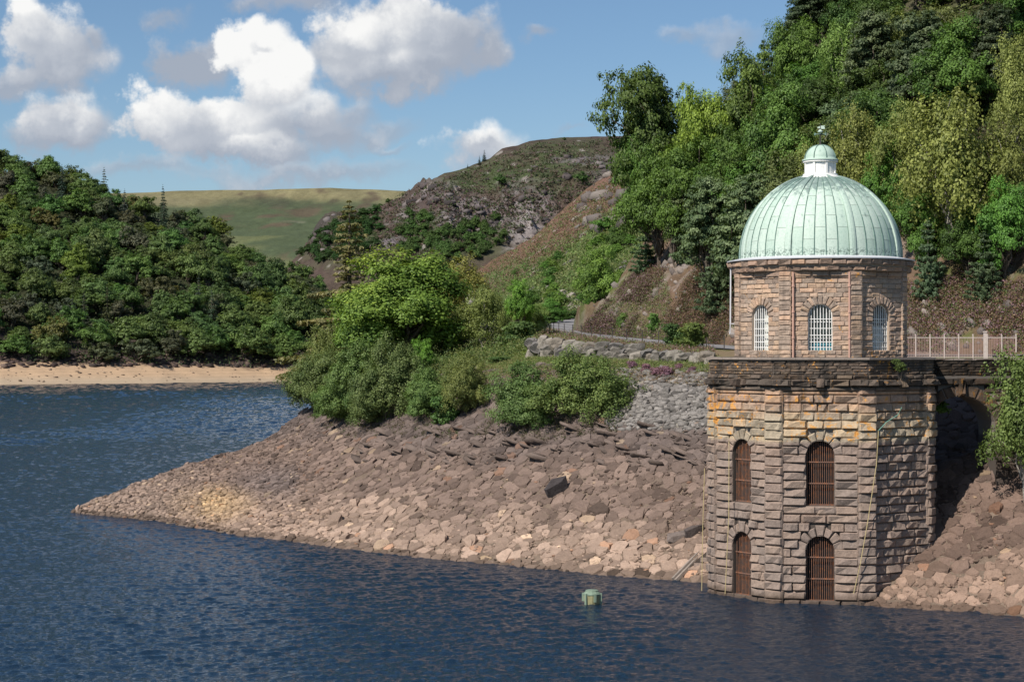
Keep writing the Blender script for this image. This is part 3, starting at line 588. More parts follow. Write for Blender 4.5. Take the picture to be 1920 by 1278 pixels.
def wall_open(mb, a, ap, w, z0, z1, ops, depth=.55, rnd=0, rev=None):
    """one wall face with arched openings cut in it, and their reveals"""
    M = fmat(a, ap); xs = {-w / 2, w / 2}
    for (cx, hw, zb, zs) in ops:
        for k in range(13): xs.add(round(cx - hw * math.cos(PI * k / 12), 5))
    xs = sorted(xs)
    def q4(p): mb.add([M @ Vector(v) for v in p], [(0, 1, 2, 3)], rnd)
    for x0, x1 in zip(xs, xs[1:]):
        xm = (x0 + x1) / 2; segs = [((z0, z0), (z1, z1))]; cur_ = [(z0, z0)]; out_ = []
        for (cx, hw, zb, zs) in sorted(ops, key=lambda q_: q_[2]):
            if abs(xm - cx) < hw:
                top = lambda x: zs + math.sqrt(max(0, hw * hw - (x - cx) ** 2))
                out_.append((cur_[-1], (zb, zb))); cur_.append((top(x0), top(x1)))
        out_.append((cur_[-1], (z1, z1)))
        for lo, hi in out_:
            if hi[0] - lo[0] > 1e-4 or hi[1] - lo[1] > 1e-4: q4([(x0, 0, lo[0]), (x1, 0, lo[1]), (x1, 0, hi[1]), (x0, 0, hi[0])])
    rb = rev or mb
    for (cx, hw, zb, zs) in ops:
        pts = [(cx - hw, zb), (cx - hw, zs)] + [(cx - hw * math.cos(PI * k / 12), zs + hw * math.sin(PI * k / 12)) for k in range(1, 12)] + [(cx + hw, zs), (cx + hw, zb)]
        for (p, q_) in zip(pts, pts[1:] + pts[:1]):
            rb.add([M @ Vector(v) for v in ((p[0], 0, p[1]), (q_[0], 0, q_[1]), (q_[0], depth, q_[1]), (p[0], depth, p[1]))], [(0, 1, 2, 3)], rnd)
OCT = [k * PI / 4 for k in range(8)]
LR, LAP = 6.45, 5.96; LE = 2 * LAP * math.tan(PI / 8)
DR, DAP = 5.0, 4.62; DE = 2 * DAP * math.tan(PI / 8)
lower_ops = [(0, .74, .1, 2.86), (0, .74, 5.23, 7.96)]; drum_ops = [(0, .65, 13.45, 15.41)]
core = MB(); drumw = MB(); reveal = MB()
for k, a in enumerate(OCT):
    wall_open(core, a, LAP - .03, 2 * (LAP - .03) * math.tan(PI / 8), -2.5, 12.1, lower_ops if k in (0, 7) else [], .5)
    reveal = MB(); wall_open(drumw, a, DAP - .02, 2 * (DAP - .02) * math.tan(PI / 8), 12.1, 18.0, drum_ops, .42, rev=reveal); reveal.build('window_reveal', M_REVEAL, tower)
core.build('lower_wall', M_MORTAR, tower); drumw.build('drum_wall', M_MORTAR, tower)
stuff = MB()
def add_stuff(a, ap, u0, u1, z0, z1, proud, nu=3, nv=3, g=.02):
    v, f = rockface((u0 + g / 2, z0 + g / 2), (u1 - g / 2, z0 + g / 2), (u1 - g / 2, z1 - g / 2), (u0 + g / 2, z1 - g / 2), proud * R_.uniform(.8, 1.2), R_, nu, nv, .4)
    M = fmat(a, ap); stuff.add([M @ Vector(q_) for q_ in v], f, R_.random())
rl = random.Random(5)
# facing stones of the shaft: every one that shows is a part
for k in (0, 7, 1, 2, 6):
    a = OCT[k]
    for (u0, u1, z0, z1) in layout(LE, -.28, 11.17, .458, lower_ops if k in (0, 7) else [], 1.02, rl, half0=LE / 2 - .42):
        if k in (0, 7, 1) and z1 > -.1: put_block('facing_stone', tower, a, LAP, u0, u1, z0, z1, .23)
        else: add_stuff(a, LAP, u0, u1, z0, z1, .13)
    if k in (0, 7):
        for (cx, hw, zb, zs) in lower_ops: voussoirs('voussoir', tower, a, LAP, cx, hw, zs, .42, 7, .13)
# corner piers
for k in range(8):
    a = (k + .5) * PI / 4; n = 25; hh = (11.62 + .28) / n
    for i in range(n):
        z0 = -.28 + i * hh; w_ = .50 + (.03 if i % 2 else 0)
        if k in (6, 7, 0, 1): put_block('pier_stone', tower, a, LR + .0, -w_, w_, z0, z0 + hh, .22)
        else: add_stuff(a, LR + .02, -w_, w_, z0, z0 + hh, .13)
        for sgn in (-1, 1):   # the returns of the pier
            if k in (6, 7, 0, 1):
                Mx = Matrix.Rotation(a, 4, 'Z') @ Matrix.Translation((sgn * (w_ - .01), -LR + .22, z0 + hh / 2)) @ Matrix.Rotation(sgn * PI / 2, 4, 'Z')
                v, f = rockface((-.24, -hh / 2 + .011), (.24, -hh / 2 + .011), (.24, hh / 2 - .011), (-.24, hh / 2 - .011), .07, R_, 2, 3, .4, back=.3)
                stuff.add([Mx @ Vector(q_) for q_ in v], f, R_.random())
    cb = MB(); cb.box(-.47, .47, -LR - .01, -LR + .6, -2.5, 11.62, Matrix.Rotation(a, 4, 'Z')); cb.build('pier_core', M_MORTAR, tower)
def octring(name, ap, z0, z1, m_, inner=None, bevel=0.0):
    b = MB(); inner = inner or ap - .6
    prof = [(inner, z0), (ap - bevel, z0), (ap, z0 + bevel), (ap, z1 - bevel), (ap - bevel, z1), (inner, z1)]
    V = [Matrix.Rotation((k + .5) * PI / 4, 4, 'Z') @ Vector((0, -r / math.cos(PI / 8), z)) for r, z in prof for k in range(8)]
    F = [(i * 8 + k, i * 8 + (k + 1) % 8, (i + 1) * 8 + (k + 1) % 8, (i + 1) * 8 + k) for i in range(5) for k in range(8)]
    b.add(V, F, .3); return b.build(name, m_, tower)
# moulded cornice between the piers, string course, parapet, coping
octring('cornice', LAP + .16, 11.19, 11.36, M_TOWER, bevel=.05); octring('cornice', LAP + .24, 11.38, 11.60, M_TOWER, bevel=.06)
octring('parapet_core', LAP + .10, 11.62, 13.04, M_MORTAR)
for k in range(8):
    a = OCT[k]
    for (z0, z1, pr, ap_, n) in ((11.63, 12.0, .34, LAP + .12, 5), (12.01, 12.24, .22, LAP + .12, 6)):
        e = 2 * (ap_ + pr * .6) * math.tan(PI / 8)
        for i in range(n):
            u0, u1 = -e / 2 + e * i / n, -e / 2 + e * (i + 1) / n
            if k in (6, 7, 0, 1, 2): put_block('string_course_stone', tower, a, ap_, u0 + R_.uniform(-.02, .02), u1, z0, z1, pr, UBS)
            else: add_stuff(a, ap_, u0, u1, z0, z1, pr)
    for (u0, u1, z0, z1) in layout(5.2, 12.26, 13.03, .154, [], .72, rl, half0=(LAP + .1) * math.tan(PI / 8)): add_stuff(a, LAP + .1, u0, u1, z0, z1, .10, 4, 3)
    ed = 2 * (LAP + .32) * math.tan(PI / 8)
    for i in range(4):
        b = MB(); b.box(-ed / 2 + ed * i / 4 + .006, -ed / 2 + ed * (i + 1) / 4 - .006, -LAP - .30, -LAP + .28, 13.05, 13.17, Matrix.Rotation(a, 4, 'Z')); b.build('coping_stone', M_COPE, tower)
    if k in (0, 7, 1):   # bosses under the parapet over the middle of a face
        b = MB(); v, f = rockface((-.22, 11.55), (.22, 11.55), (.26, 12.05), (-.26, 12.05), .62, R_); b.add(v, f, .2); o_ = b.build('boss', M_TOWER, tower); o_.matrix_local = fmat(a, LAP + .1)
    b = MB(); ap_ = LR + .02; v, f = rockface((-.62, 11.62), (.62, 11.62), (.62, 12.02), (-.62, 12.02), .42, R_); b.add(v, f, .4); o_ = b.build('pier_cap', M_TOWER, tower); o_.matrix_local = fmat((k + .5) * PI / 4, ap_)
# deck
b = MB(); V = [Matrix.Rotation((k + .5) * PI / 4, 4, 'Z') @ Vector((0, -LR + .3, 12.22)) for k in range(8)]; b.add(V, [tuple(range(8))]); b.build('deck', M_COPE, tower)
# drum
nd_ = 0
for k in range(8):
    a = OCT[k]
    lay = layout(DE, 13.05, 17.72, .26, drum_ops, .58, rl, vl=.40, half0=DE / 2 - .31)
    for (u0, u1, z0, z1) in lay:
        if k in (0, 7, 1) and nd_ < 290: put_block('drum_stone', tower, a, DAP, u0, u1, z0, z1, .075, UBS, .02); nd_ += 1
        else: add_stuff(a, DAP, u0, u1, z0, z1, .075)
    for (u0, u1) in ((-DE / 2 + .3, -.45), (-.45, .5), (.5, DE / 2 - .3)): add_stuff(a, DAP + .04, u0, u1, 17.58, 17.86, .14)
    if k in (0, 1, 2, 6, 7): voussoirs('drum_voussoir', tower, a, DAP, 0, .65, 15.41, .40, 11, .10)
    av = (k + .5) * PI / 4; n = 18; hh = (17.86 - 13.05) / n
    b = MB(); b.box(-.33, .33, -DR + .03, -DR + .5, 12.2, 17.9, Matrix.Rotation(av, 4, 'Z')); b.build('drum_pier_core', M_MORTAR, tower)
    for i in range(n):
        z0 = 13.05 + i * hh
        if k in (6, 7, 0, 1): put_block('drum_pier_stone', tower, av, DR - .03, -.35, .35, z0, z0 + hh, .085, UBS, .02)
        else: add_stuff(av, DR - .03, -.35, .35, z0, z0 + hh, .085)
        for sgn in (-1, 1):
            Mx = Matrix.Rotation(av, 4, 'Z') @ Matrix.Translation((sgn * .34, -DR + .16, z0 + hh / 2)) @ Matrix.Rotation(sgn * PI / 2, 4, 'Z')
            v, f = rockface((-.17, -hh / 2 + .01), (.17, -hh / 2 + .01), (.17, hh / 2 - .01), (-.17, hh / 2 - .01), .04, R_, 2, 2, .4, back=.2); stuff.add([Mx @ Vector(q_) for q_ in v], f, R_.random())
b = MB(); b.lathe([(4.6, 17.86), (4.98, 17.88), (5.0, 18.18), (4.6, 18.2)], 64); b.build('cornice_core', M_MORTAR, tower)
b = MB(); b.lathe([(4.5, 18.16), (5.06, 18.17), (5.06, 18.5), (4.5, 18.52)], 64); b.build('cornice_core', M_MORTAR, tower)
for i in range(44):
    a = 2 * PI * i / 44
    put_block('corbel_stone', tower, a, 4.96, -.36, .36, 17.88, 18.14, .14, UBS); a += .06
    put_block('cornice_stone', tower, a, 5.05, -.375, .375, 18.19, 18.53, .2, UBS)
stuff.build('small_facing_stones', M_TOWER, tower)['kind'] = 'stuff'
b = MB(); b.lathe([(4.4, 18.54), (5.26, 18.54), (5.27, 18.60), (4.75, 18.70), (4.55, 18.74)], 96); b.build('lead_flashing', M_LEAD, tower, smooth=False)
# dome
D0, DZ, DH = 4.56, 18.86, 4.6
def dpt(ang, t, off=0.0):   # t: 0 at the foot, 1 at the crown
    ph = t * PI / 2; r = (D0 + off) * math.cos(ph); return Vector((r * math.sin(ang), -r * math.cos(ang), DZ + (DH + off) * math.sin(ph)))
b = MB(); prof = [(D0 - .02, 18.62)] + [((D0 - .02) * math.cos(i * PI / 48), DZ + (DH - .02) * math.sin(i * PI / 48)) for i in range(24)]; b.lathe(prof, 96); b.build('dome_shell', M_SEAM, tower, smooth=True)
TE = .872; rw = .20 / D0
for k in range(8):
    a0 = (k + .5) * PI / 4 + rw; a1 = (k + 1.5) * PI / 4 - rw
    for s_ in range(5):
        b0 = a0 + (a1 - a0) * s_ / 5; b1 = a0 + (a1 - a0) * (s_ + 1) / 5
        if s_ % 2: cuts = [-.05, .105, .30, .49, .66, TE]
        else: cuts = [-.05, .20, .395, .58, TE]
        for c0, c1 in zip(cuts, cuts[1:]):
            V = []; nv_ = 4
            lift = R_.uniform(.0, .008)
            for j in range(nv_ + 1):
                for i in range(4):
                    t_ = c0 + .001 + (c1 - c0 - .002) * j / nv_; an = b0 + (b1 - b0) * (.03 + .94 * i / 3)
                    V.append(dpt(an, t_, lift + (0.010 if 0 < i < 3 else -.004) - (.005 if j in (nv_,) else 0)))
            F = [(j * 4 + i, j * 4 + i + 1, j * 4 + i + 5, j * 4 + i + 4) for j in range(nv_) for i in range(3)]
            m_ = mesh_np('copper_sheet', V, F, rnd=[R_.random()] * len(V), mats=[M_COPPER], smooth=True); link('copper_sheet', m_, tower)
        if s_:
            b = MB(); b.tube([dpt(b0, -.05 + (TE + .05) * j / 14, .012) for j in range(15)], .03, 4); b.build('standing_seam', M_SEAM, tower)
    av = (k + .5) * PI / 4; V = []
    for j in range(25):
        t_ = -.05 + (TE + .045) * j / 24; r_ = max(.3, math.cos(max(0, t_) * PI / 2)); dw = rw * .86 / max(.42, r_) * (1 if r_ > .42 else r_ / .42 * 1.0)
        for (da, of) in ((-dw, -.03), (-dw, .075), (-dw * .4, .10), (dw * .4, .10), (dw, .075), (dw, -.03)): V.append(dpt(av + da, t_, of))
    F = [(j * 6 + i, j * 6 + i + 1, j * 6 + i + 7, j * 6 + i + 6) for j in range(24) for i in range(5)]
    link('rib', mesh_np('rib', V, F, rnd=[.8 + .15 * R_.random()] * len(V), mats=[M_COPPER]), tower)
# lantern and weathervane
b = MB(); b.lathe([(1.30, 23.22), (1.28, 23.28), (1.02, 23.42), (.98, 23.5)], 48); b.build('lantern_skirt', M_WHITE, tower, smooth=True)
b = MB(); b.lathe([(.86, 23.45), (.86, 24.3), (0.02, 24.3)], 32); lant = b.build('lantern', M_WHITE, tower)
for k in range(8):
    b = MB(); b.box(-.06, .06, -.93, -.82, 23.46, 24.26, Matrix.Rotation((k + .5) * PI / 4, 4, 'Z')); b.build('pilaster', M_WHITE, lant)
for (r0, z0, z1) in ((.98, 23.44, 23.54), (.98, 24.2, 24.3)):
    b = MB(); b.lathe([(r0 - .15, z0), (r0, z0), (r0, z1), (r0 - .15, z1)], 40); b.build('moulding', M_WHITE, lant)
b = MB(); b.lathe([(1.02, 24.3), (1.02, 24.36), (.90, 24.40)] + [(.90 * math.cos(i * PI / 24), 24.40 + .80 * math.sin(i * PI / 24)) for i in range(1, 12)] + [(.02, 25.2)], 40); cap = b.build('lantern_cap', M_COPPER, tower, smooth=True)
for k in range(8):
    b = MB(); av = (k + .5) * PI / 4; b.tube([(.92 * math.cos(i * PI / 20) * math.sin(av), -.92 * math.cos(i * PI / 20) * math.cos(av), 24.40 + .82 * math.sin(i * PI / 20)) for i in range(10)], .028, 4); b.build('cap_rib', M_SEAM, cap)
vane = link('weathervane', None, loc=(TX, TY, 25.2), rz=TROT); tag(vane, 'small green copper weathervane on top of the dome lantern', 'weathervane')
b = MB(); b.tube([(0, 0, -.05), (0, 0, .12), (0, 0, .5), (0, 0, 1.22)], [.09, .05, .03, .018], 6); b.build('rod', M_IRON, vane)
b = MB(); b.tube([(-.32, 0, .62), (.32, 0, .62)], .026, 5); b.tube([(0, -.3, .62), (0, .3, .62)], .026, 5); b.build('compass_arm', M_SEAM, vane)
for x in (-.3, .3): b = MB(); b.box(x - .045, x + .045, -.01, .01, .55, .69); b.build('letter_plate', M_SEAM, vane)
b = MB(); b.lathe([(.02, .68), (.13, .72), (.15, .78), (.06, .86), (.02, .88)], 10); b.build('knop', M_COPPER, vane)
b = MB(); b.add([(-.16, 0, .98), (0, 0, .92), (.26, 0, .90), (.26, 0, 1.0), (.20, 0, 1.02), (.27, 0, 1.10), (.02, 0, 1.09), (-.16, 0, 1.02), (-.16, .02, .98), (0, .02, .92), (.26, .02, .90), (.26, .02, 1.0), (.20, .02, 1.02), (.27, .02, 1.10), (.02, .02, 1.09), (-.16, .02, 1.02)],
       [tuple(range(8)), tuple(range(15, 7, -1))] + [(i, (i + 1) % 8, 8 + (i + 1) % 8, 8 + i) for i in range(8)]); b.build('pennant', M_COPPER, vane)
# drum windows: white barred grilles before glass
def arch_z(hw, zs, x): return zs + math.sqrt(max(0, hw * hw - x * x))
for k in range(8):
    a = OCT[k]; M = fmat(a, DAP); hw, zb, zs = .65, 13.45, 15.41
    wr = link('window', None, tower); wr.matrix_local = M
    y = .16
    b = MB(); out_ = [(-hw, zb), (-hw, zs)] + [(-hw * math.cos(PI * i / 12), zs + hw * math.sin(PI * i / 12)) for i in range(1, 12)] + [(hw, zs), (hw, zb)]; b.tube([(p[0] * .965, y, p[1] - .02) for p in out_] + [(-hw * .965, y, zb + .03)], .035, 4); b.build('frame', M_WHITE, wr)
    for i in range(7):
        x = -hw + 2 * hw * (i + 1) / 8; b = MB(); b.box(x - .017, x + .017, y - .02, y + .02, zb, arch_z(hw, zs, x) - .02); b.build('bar', M_WHITE, wr)
    for z_ in (13.72, 14.02, 14.38, 14.75, 15.26):
        b = MB(); b.box(-hw, hw, y - .025, y + .015, z_ - .018, z_ + .018); b.build('crossbar', M_WHITE, wr)
    for i, x in enumerate((-.33, 0, .33)):
        b = MB(); b.box(x - .03, x + .03, .33, .37, zb, arch_z(hw, zs, x)); b.build('mullion', M_WHITE, wr)
    for z_ in (14.2, 15.1): b = MB(); b.box(-hw, hw, .335, .365, z_ - .025, z_ + .025); b.build('glazing_bar', M_WHITE, wr)
    b = MB(); b.add([(x_, .40, z_) for x_, z_ in out_], [tuple(range(len(out_)))]); b.build('pane', M_GLASS, wr)
    if k == 7: b = MB(); b.box(-.05, .6, .37, .385, zb, 15.5); b.build('blind', M_BLIND, wr)
    if k == 1: b = MB(); b.box(-.6, .6, .37, .385, zb, 14.9); b.build('blind', M_BLIND, wr)
    if k == 0: b = MB(); b.box(-.62, .62, .37, .385, zb, 13.95); b.build('curtain', M_TEAL, wr)
# rusty grilles of the lower openings
for k in (0, 7):
    for (cx, hw, zb, zs) in lower_ops:
        g_ = link('grille', None, tower); g_.matrix_local = fmat(OCT[k], LAP)
        for i in range(13):
            x = -hw + 2 * hw * (i + .5) / 13; b = MB(); b.tube([(x, .22, zb - .05), (x, .22, arch_z(hw, zs, x) - .01)], .021, 5); b.build('bar', M_RUST, g_)
        for f_ in (.0, .33, .66):
            z_ = zb + .04 + (zs + hw - zb) * f_; b = MB(); b.box(-hw, hw, .17, .25, z_ - .035, z_ + .03); b.build('crossbar', M_RUST, g_)
        b = MB(); b.add([(-hw - .1, .5, zb - .2), (hw + .1, .5, zb - .2), (hw + .1, .5, zs + hw + .1), (-hw - .1, .5, zs + hw + .1)], [(0, 1, 2, 3)]); b.build('shade_backing', M_DARK, g_)  # near-black sheet stands in for the unlit space behind the bars
        put_block('sill_stone', tower, OCT[k], LAP, -1.0, 1.0, zb - .42, zb - .02, .17)
# pipes on the drum
def tube_thing(name, pts, rad, m_, label, cat, n=8):
    b = MB(); p0 = Vector(pts[0]); b.tube([Vector(p) - p0 for p in pts], rad, n); o_ = b.build(name, m_, loc=p0); return tag(o_, label, cat)
for sgn, lab in ((-1, 'left'), (1, 'right')):
    b = MB(); Mx = fmat(0, DAP); x = -1.45 if sgn < 0 else 1.56
    b.tube([Mx @ Vector(p) for p in ((x, -.17, 17.8), (x, -.17, 13.1))], .055, 8); o_ = b.build('downpipe', M_PIPE, tower)
    for z_ in (17.0, 15.6, 14.2):
        c_ = MB(); c_.tube([Mx @ Vector(p) for p in ((x, -.17, z_), (x, -.17, z_ + .12))], .085, 8); c_.build('pipe_collar', M_PIPE, o_)
b = MB(); Ms = Matrix.Rotation(-(PI / 2) * .86, 4, 'Z'); rr_ = 5.12
b.tube([Ms @ Vector(p) for p in ((0, -rr_, 18.2), (0, -rr_ - .02, 15.1), (0, -rr_ - .05, 14.5), (0, -4.7, 14.5))], .045, 8); o_ = b.build('overflow_pipe', M_GREYPIPE, tower)
b = MB(); b.tube([Ms @ Vector(p) for p in ((0, -rr_ - .02, 15.05), (0, -4.7, 15.05))], .035, 6); b.build('pipe_bracket', M_GREYPIPE, o_)
# ropes
def fr(x, y, z): return (Matrix.Translation((TX, TY, 0)) @ Matrix.Rotation(TROT, 4, 'Z') @ Vector((x, y, z)))
tube_thing('rope', [fr(3.05, -6.45, 9.3), fr(2.95, -6.35, 7.5), fr(2.5, -6.42, 4.5), fr(2.1, -6.5, 2.2), fr(1.75, -6.4, .6)], .022, M_ROPE, 'long pale rope hanging down the right hand pier of the tower', 'rope')
tube_thing('rope', [fr(3.05, -6.5, 9.3), fr(3.5, -6.0, 9.75), fr(4.1, -5.5, 10.1), fr(4.3, -5.3, 10.5)], .022, M_GROPE, 'short green rope looped across the shaded side of the tower', 'rope')
tube_thing('rope', [fr(-6.35, -3.2, 7.0), fr(-6.45, -3.3, 3.5), fr(-6.5, -3.35, .2)], .02, M_ROPE, 'pale rope hanging down the far left corner of the tower', 'rope')
tube_thing('rope', [fr(-4.95, -4.2, 8.6), fr(-4.95, -4.45, 4.5), fr(-5.15, -4.5, .2)], .02, M_ROPE, 'pale rope hanging beside the left hand barred windows', 'rope')
# ================================================================== bridge to the bank
UBB = unit_blocks(8, M_BRIDGE, 3, 3, .4)
BX, BY = 22.4, 104.6
bridge = link('stone_bridge', None, loc=(BX, BY, 0), rz=math.radians(-1)); tag(bridge, 'short dark stone footbridge with an arch joining the tower to the bank', 'bridge')
BL = 14.0; bc = 2.75; bops = [(bc - BL / 2, 1.95, -2, 9.05)]
Bm = Matrix.Translation((BL / 2, 0, 0)); b = MB()
wall_open(b, 0, 0, BL, -2, 12.1, [(bops[0][0], 1.95, -1.99, 9.05)], 4.2); b.V = [tuple(Bm @ Vector(v)) for v in b.V]
b.box(0, BL, .02, 4.18, 11.9, 12.12); b.box(0, BL, .12, .42, 12.12, 12.98); b.box(0, BL, 3.8, 4.1, 12.12, 12.98); b.build('bridge_core', M_MORTAR, bridge)
b = MB(); b.box(bc + 1.98, BL, .1, 4.1, -2, 11.9); b.build('abutment', M_BRIDGE, bridge)
sb = MB()
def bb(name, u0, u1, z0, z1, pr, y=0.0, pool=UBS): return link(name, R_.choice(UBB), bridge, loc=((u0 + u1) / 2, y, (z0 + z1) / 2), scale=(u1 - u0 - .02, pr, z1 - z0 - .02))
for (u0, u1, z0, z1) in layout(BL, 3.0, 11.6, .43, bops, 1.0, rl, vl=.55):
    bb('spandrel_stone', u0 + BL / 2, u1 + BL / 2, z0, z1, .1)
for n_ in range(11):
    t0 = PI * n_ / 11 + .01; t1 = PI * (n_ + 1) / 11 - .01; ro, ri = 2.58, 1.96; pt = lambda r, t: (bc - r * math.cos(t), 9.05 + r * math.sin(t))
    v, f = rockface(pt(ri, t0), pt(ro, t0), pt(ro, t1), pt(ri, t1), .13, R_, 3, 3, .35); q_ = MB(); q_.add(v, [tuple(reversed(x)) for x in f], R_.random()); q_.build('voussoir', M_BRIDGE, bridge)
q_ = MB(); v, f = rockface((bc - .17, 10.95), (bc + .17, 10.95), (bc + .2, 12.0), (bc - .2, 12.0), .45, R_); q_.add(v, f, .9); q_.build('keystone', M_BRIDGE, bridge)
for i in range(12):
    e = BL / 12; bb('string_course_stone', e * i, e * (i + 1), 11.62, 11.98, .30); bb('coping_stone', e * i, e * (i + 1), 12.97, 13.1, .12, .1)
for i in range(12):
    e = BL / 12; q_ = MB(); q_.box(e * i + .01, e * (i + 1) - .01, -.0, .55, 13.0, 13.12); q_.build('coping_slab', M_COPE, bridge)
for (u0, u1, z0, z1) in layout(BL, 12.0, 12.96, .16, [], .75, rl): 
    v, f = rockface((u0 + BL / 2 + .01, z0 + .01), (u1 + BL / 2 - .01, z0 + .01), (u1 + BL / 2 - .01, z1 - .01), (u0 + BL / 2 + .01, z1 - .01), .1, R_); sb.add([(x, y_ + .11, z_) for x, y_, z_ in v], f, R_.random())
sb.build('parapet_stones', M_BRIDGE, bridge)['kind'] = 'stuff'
# ================================================================== post standing in the water
bx, by = (1110 - 960) / FPX * 99.8, 99.8
post = link('marker_post', None, loc=(bx, by, 0)); tag(post, 'squat concrete post with green copper cap standing alone in the water', 'post')
b = MB(); b.lathe([(.40, -1.5), (.42, .05), (.44, .30), (.46, .52), (.42, .56), (.0, .58)], 10); b.build('body', M_CONC, post)
b = MB(); b.lathe([(.47, .50), (.48, .56), (.40, .66), (.36, .68), (.34, .76), (.0, .80)], 12); b.build('cap', M_CAP, post)
for k in range(6):
    a = k * PI / 3 + .3; b = MB(); b.box(-.06, .06, -.54, -.40, .02 if k % 2 else .16, .60, Matrix.Rotation(a, 4, 'Z')); b.build('bracket', M_CAP, post)
# ================================================================== slope wall and dark masonry by the tower foot
lw_ = link('slope_wall', None, loc=(11.0, 109.3, 0)); tag(lw_, 'low masonry wall with a long slanting coping running down into the water', 'wall')
P0, P1 = at(1262, 1088, 110.2), at(1338, 1010, 112.5); d_ = (P1 - P0)
for off, zz_ in ((0, .10), (.22, .02)):
    b = MB(); n_ = Vector((d_.y, -d_.x, 0)).normalized(); b.tube([P0 + n_ * off + Vector((0, 0, zz_)) - lw_.location, P1 + n_ * off + Vector((0, 0, zz_)) - lw_.location], .13, 4); b.build('slanting_coping', M_COPE, lw_)
for j in range(7):
    z0 = .02 + j * .32; f_ = (z0 + .3) / (P1.z + .1)
    if f_ > .97: break
    xs_ = P0.x + d_.x * f_ + .15; xe = 13.2; k_ = max(1, round((xe - xs_) / .75))
    for i in range(k_):
        u0, u1 = xs_ + (xe - xs_) * i / k_, xs_ + (xe - xs_) * (i + 1) / k_
        link('stone_block', R_.choice(UBS), lw_, loc=((u0 + u1) / 2 - 11.0, 1.35, z0 + .16), scale=(u1 - u0 - .03, .16, .30))
b = MB(); b.add([(P0.x - 11, 1.4, -.5), (2.6, 1.4, -.5), (2.6, 1.4, P1.z - .05), (P1.x - 11, 1.4, P1.z - .05), (P0.x - 11, 1.4, P0.z - .05)], [(0, 1, 2, 3, 4)]); b.build('wall_core', M_MORTAR, lw_)
# ================================================================== vegetation kinds
def leaf_quads(C, N, size, rng, asp=.6):
    n = len(C); N = N / (np.linalg.norm(N, axis=1, keepdims=True) + 1e-9); r = rng.normal(size=(n, 3)); t = np.cross(N, r); t /= np.linalg.norm(t, axis=1, keepdims=True) + 1e-9
    b = np.cross(N, t); s = size * rng.uniform(.6, 1.25, (n, 1))
    V = np.stack([C - t * s * .5, C + b * s * asp * .5 + N * s * .08, C + t * s * .5, C - b * s * asp * .5 + N * s * .08], 1).reshape(-1, 3)
    return V, np.arange(4 * n).reshape(n, 4)
def foliage(name, subs, total, size, cd, cl, rng, up=.35, ran=.6, squash=.7, accent=None, asp=.6):
    """subs: (centre, outward direction, radius, tint) of every leaf cluster"""
    c = np.array([s_[0] for s_ in subs]); d = np.array([s_[1] for s_ in subs]); r = np.array([s_[2] for s_ in subs]); ti = np.array([s_[3] for s_ in subs])
    pr = r ** 2 / (r ** 2).sum(); k = rng.choice(len(subs), total, p=pr)
    off = rng.normal(size=(total, 3)); off /= np.linalg.norm(off, axis=1, keepdims=True); rad = rng.uniform(0, 1, (total, 1)) ** .45
    P_ = c[k] + off * rad * r[k][:, None] * np.array([1, 1, squash])
    N = d[k] * .5 + off * .55 + np.array([0, 0, up]) + rng.normal(size=(total, 3)) * ran * .5
    V, F = leaf_quads(P_, N, size, rng, asp)
    f = np.clip(ti[k] + rng.normal(0, .22, total), 0, 1)[:, None]; C = np.array(cd) * (1 - f) + np.array(cl) * f
    if accent is not None:
        m = accent(P_, rng); C = C * (1 - m[:, None]) + np.array((.25, .29, .02)) * m[:, None]
    return mesh_np(name, V, F, col=np.repeat(C, 4, 0), mats=[M_LEAF])
def rdir(rng, zmin=-1):
    while True:
        v = rng.normal(size=3); v /= np.linalg.norm(v)
        if v[2] >= zmin: return v
def limb(mb, rng, a, b, r0, r1, n=5, wob=.06):
    a, b = np.array(a, float), np.array(b, float); L = np.linalg.norm(b - a); pts = []
    for i in range(n + 1): f = i / n; pts.append(a * (1 - f) + b * f + (rng.normal(size=3) * wob * L * (0 < i < n)) + np.array([0, 0, .06 * L * math.sin(PI * f)]))
    mb.tube(pts, [r0 * (1 - i / n) + r1 * i / n for i in range(n + 1)], 5)
KINDS = {}
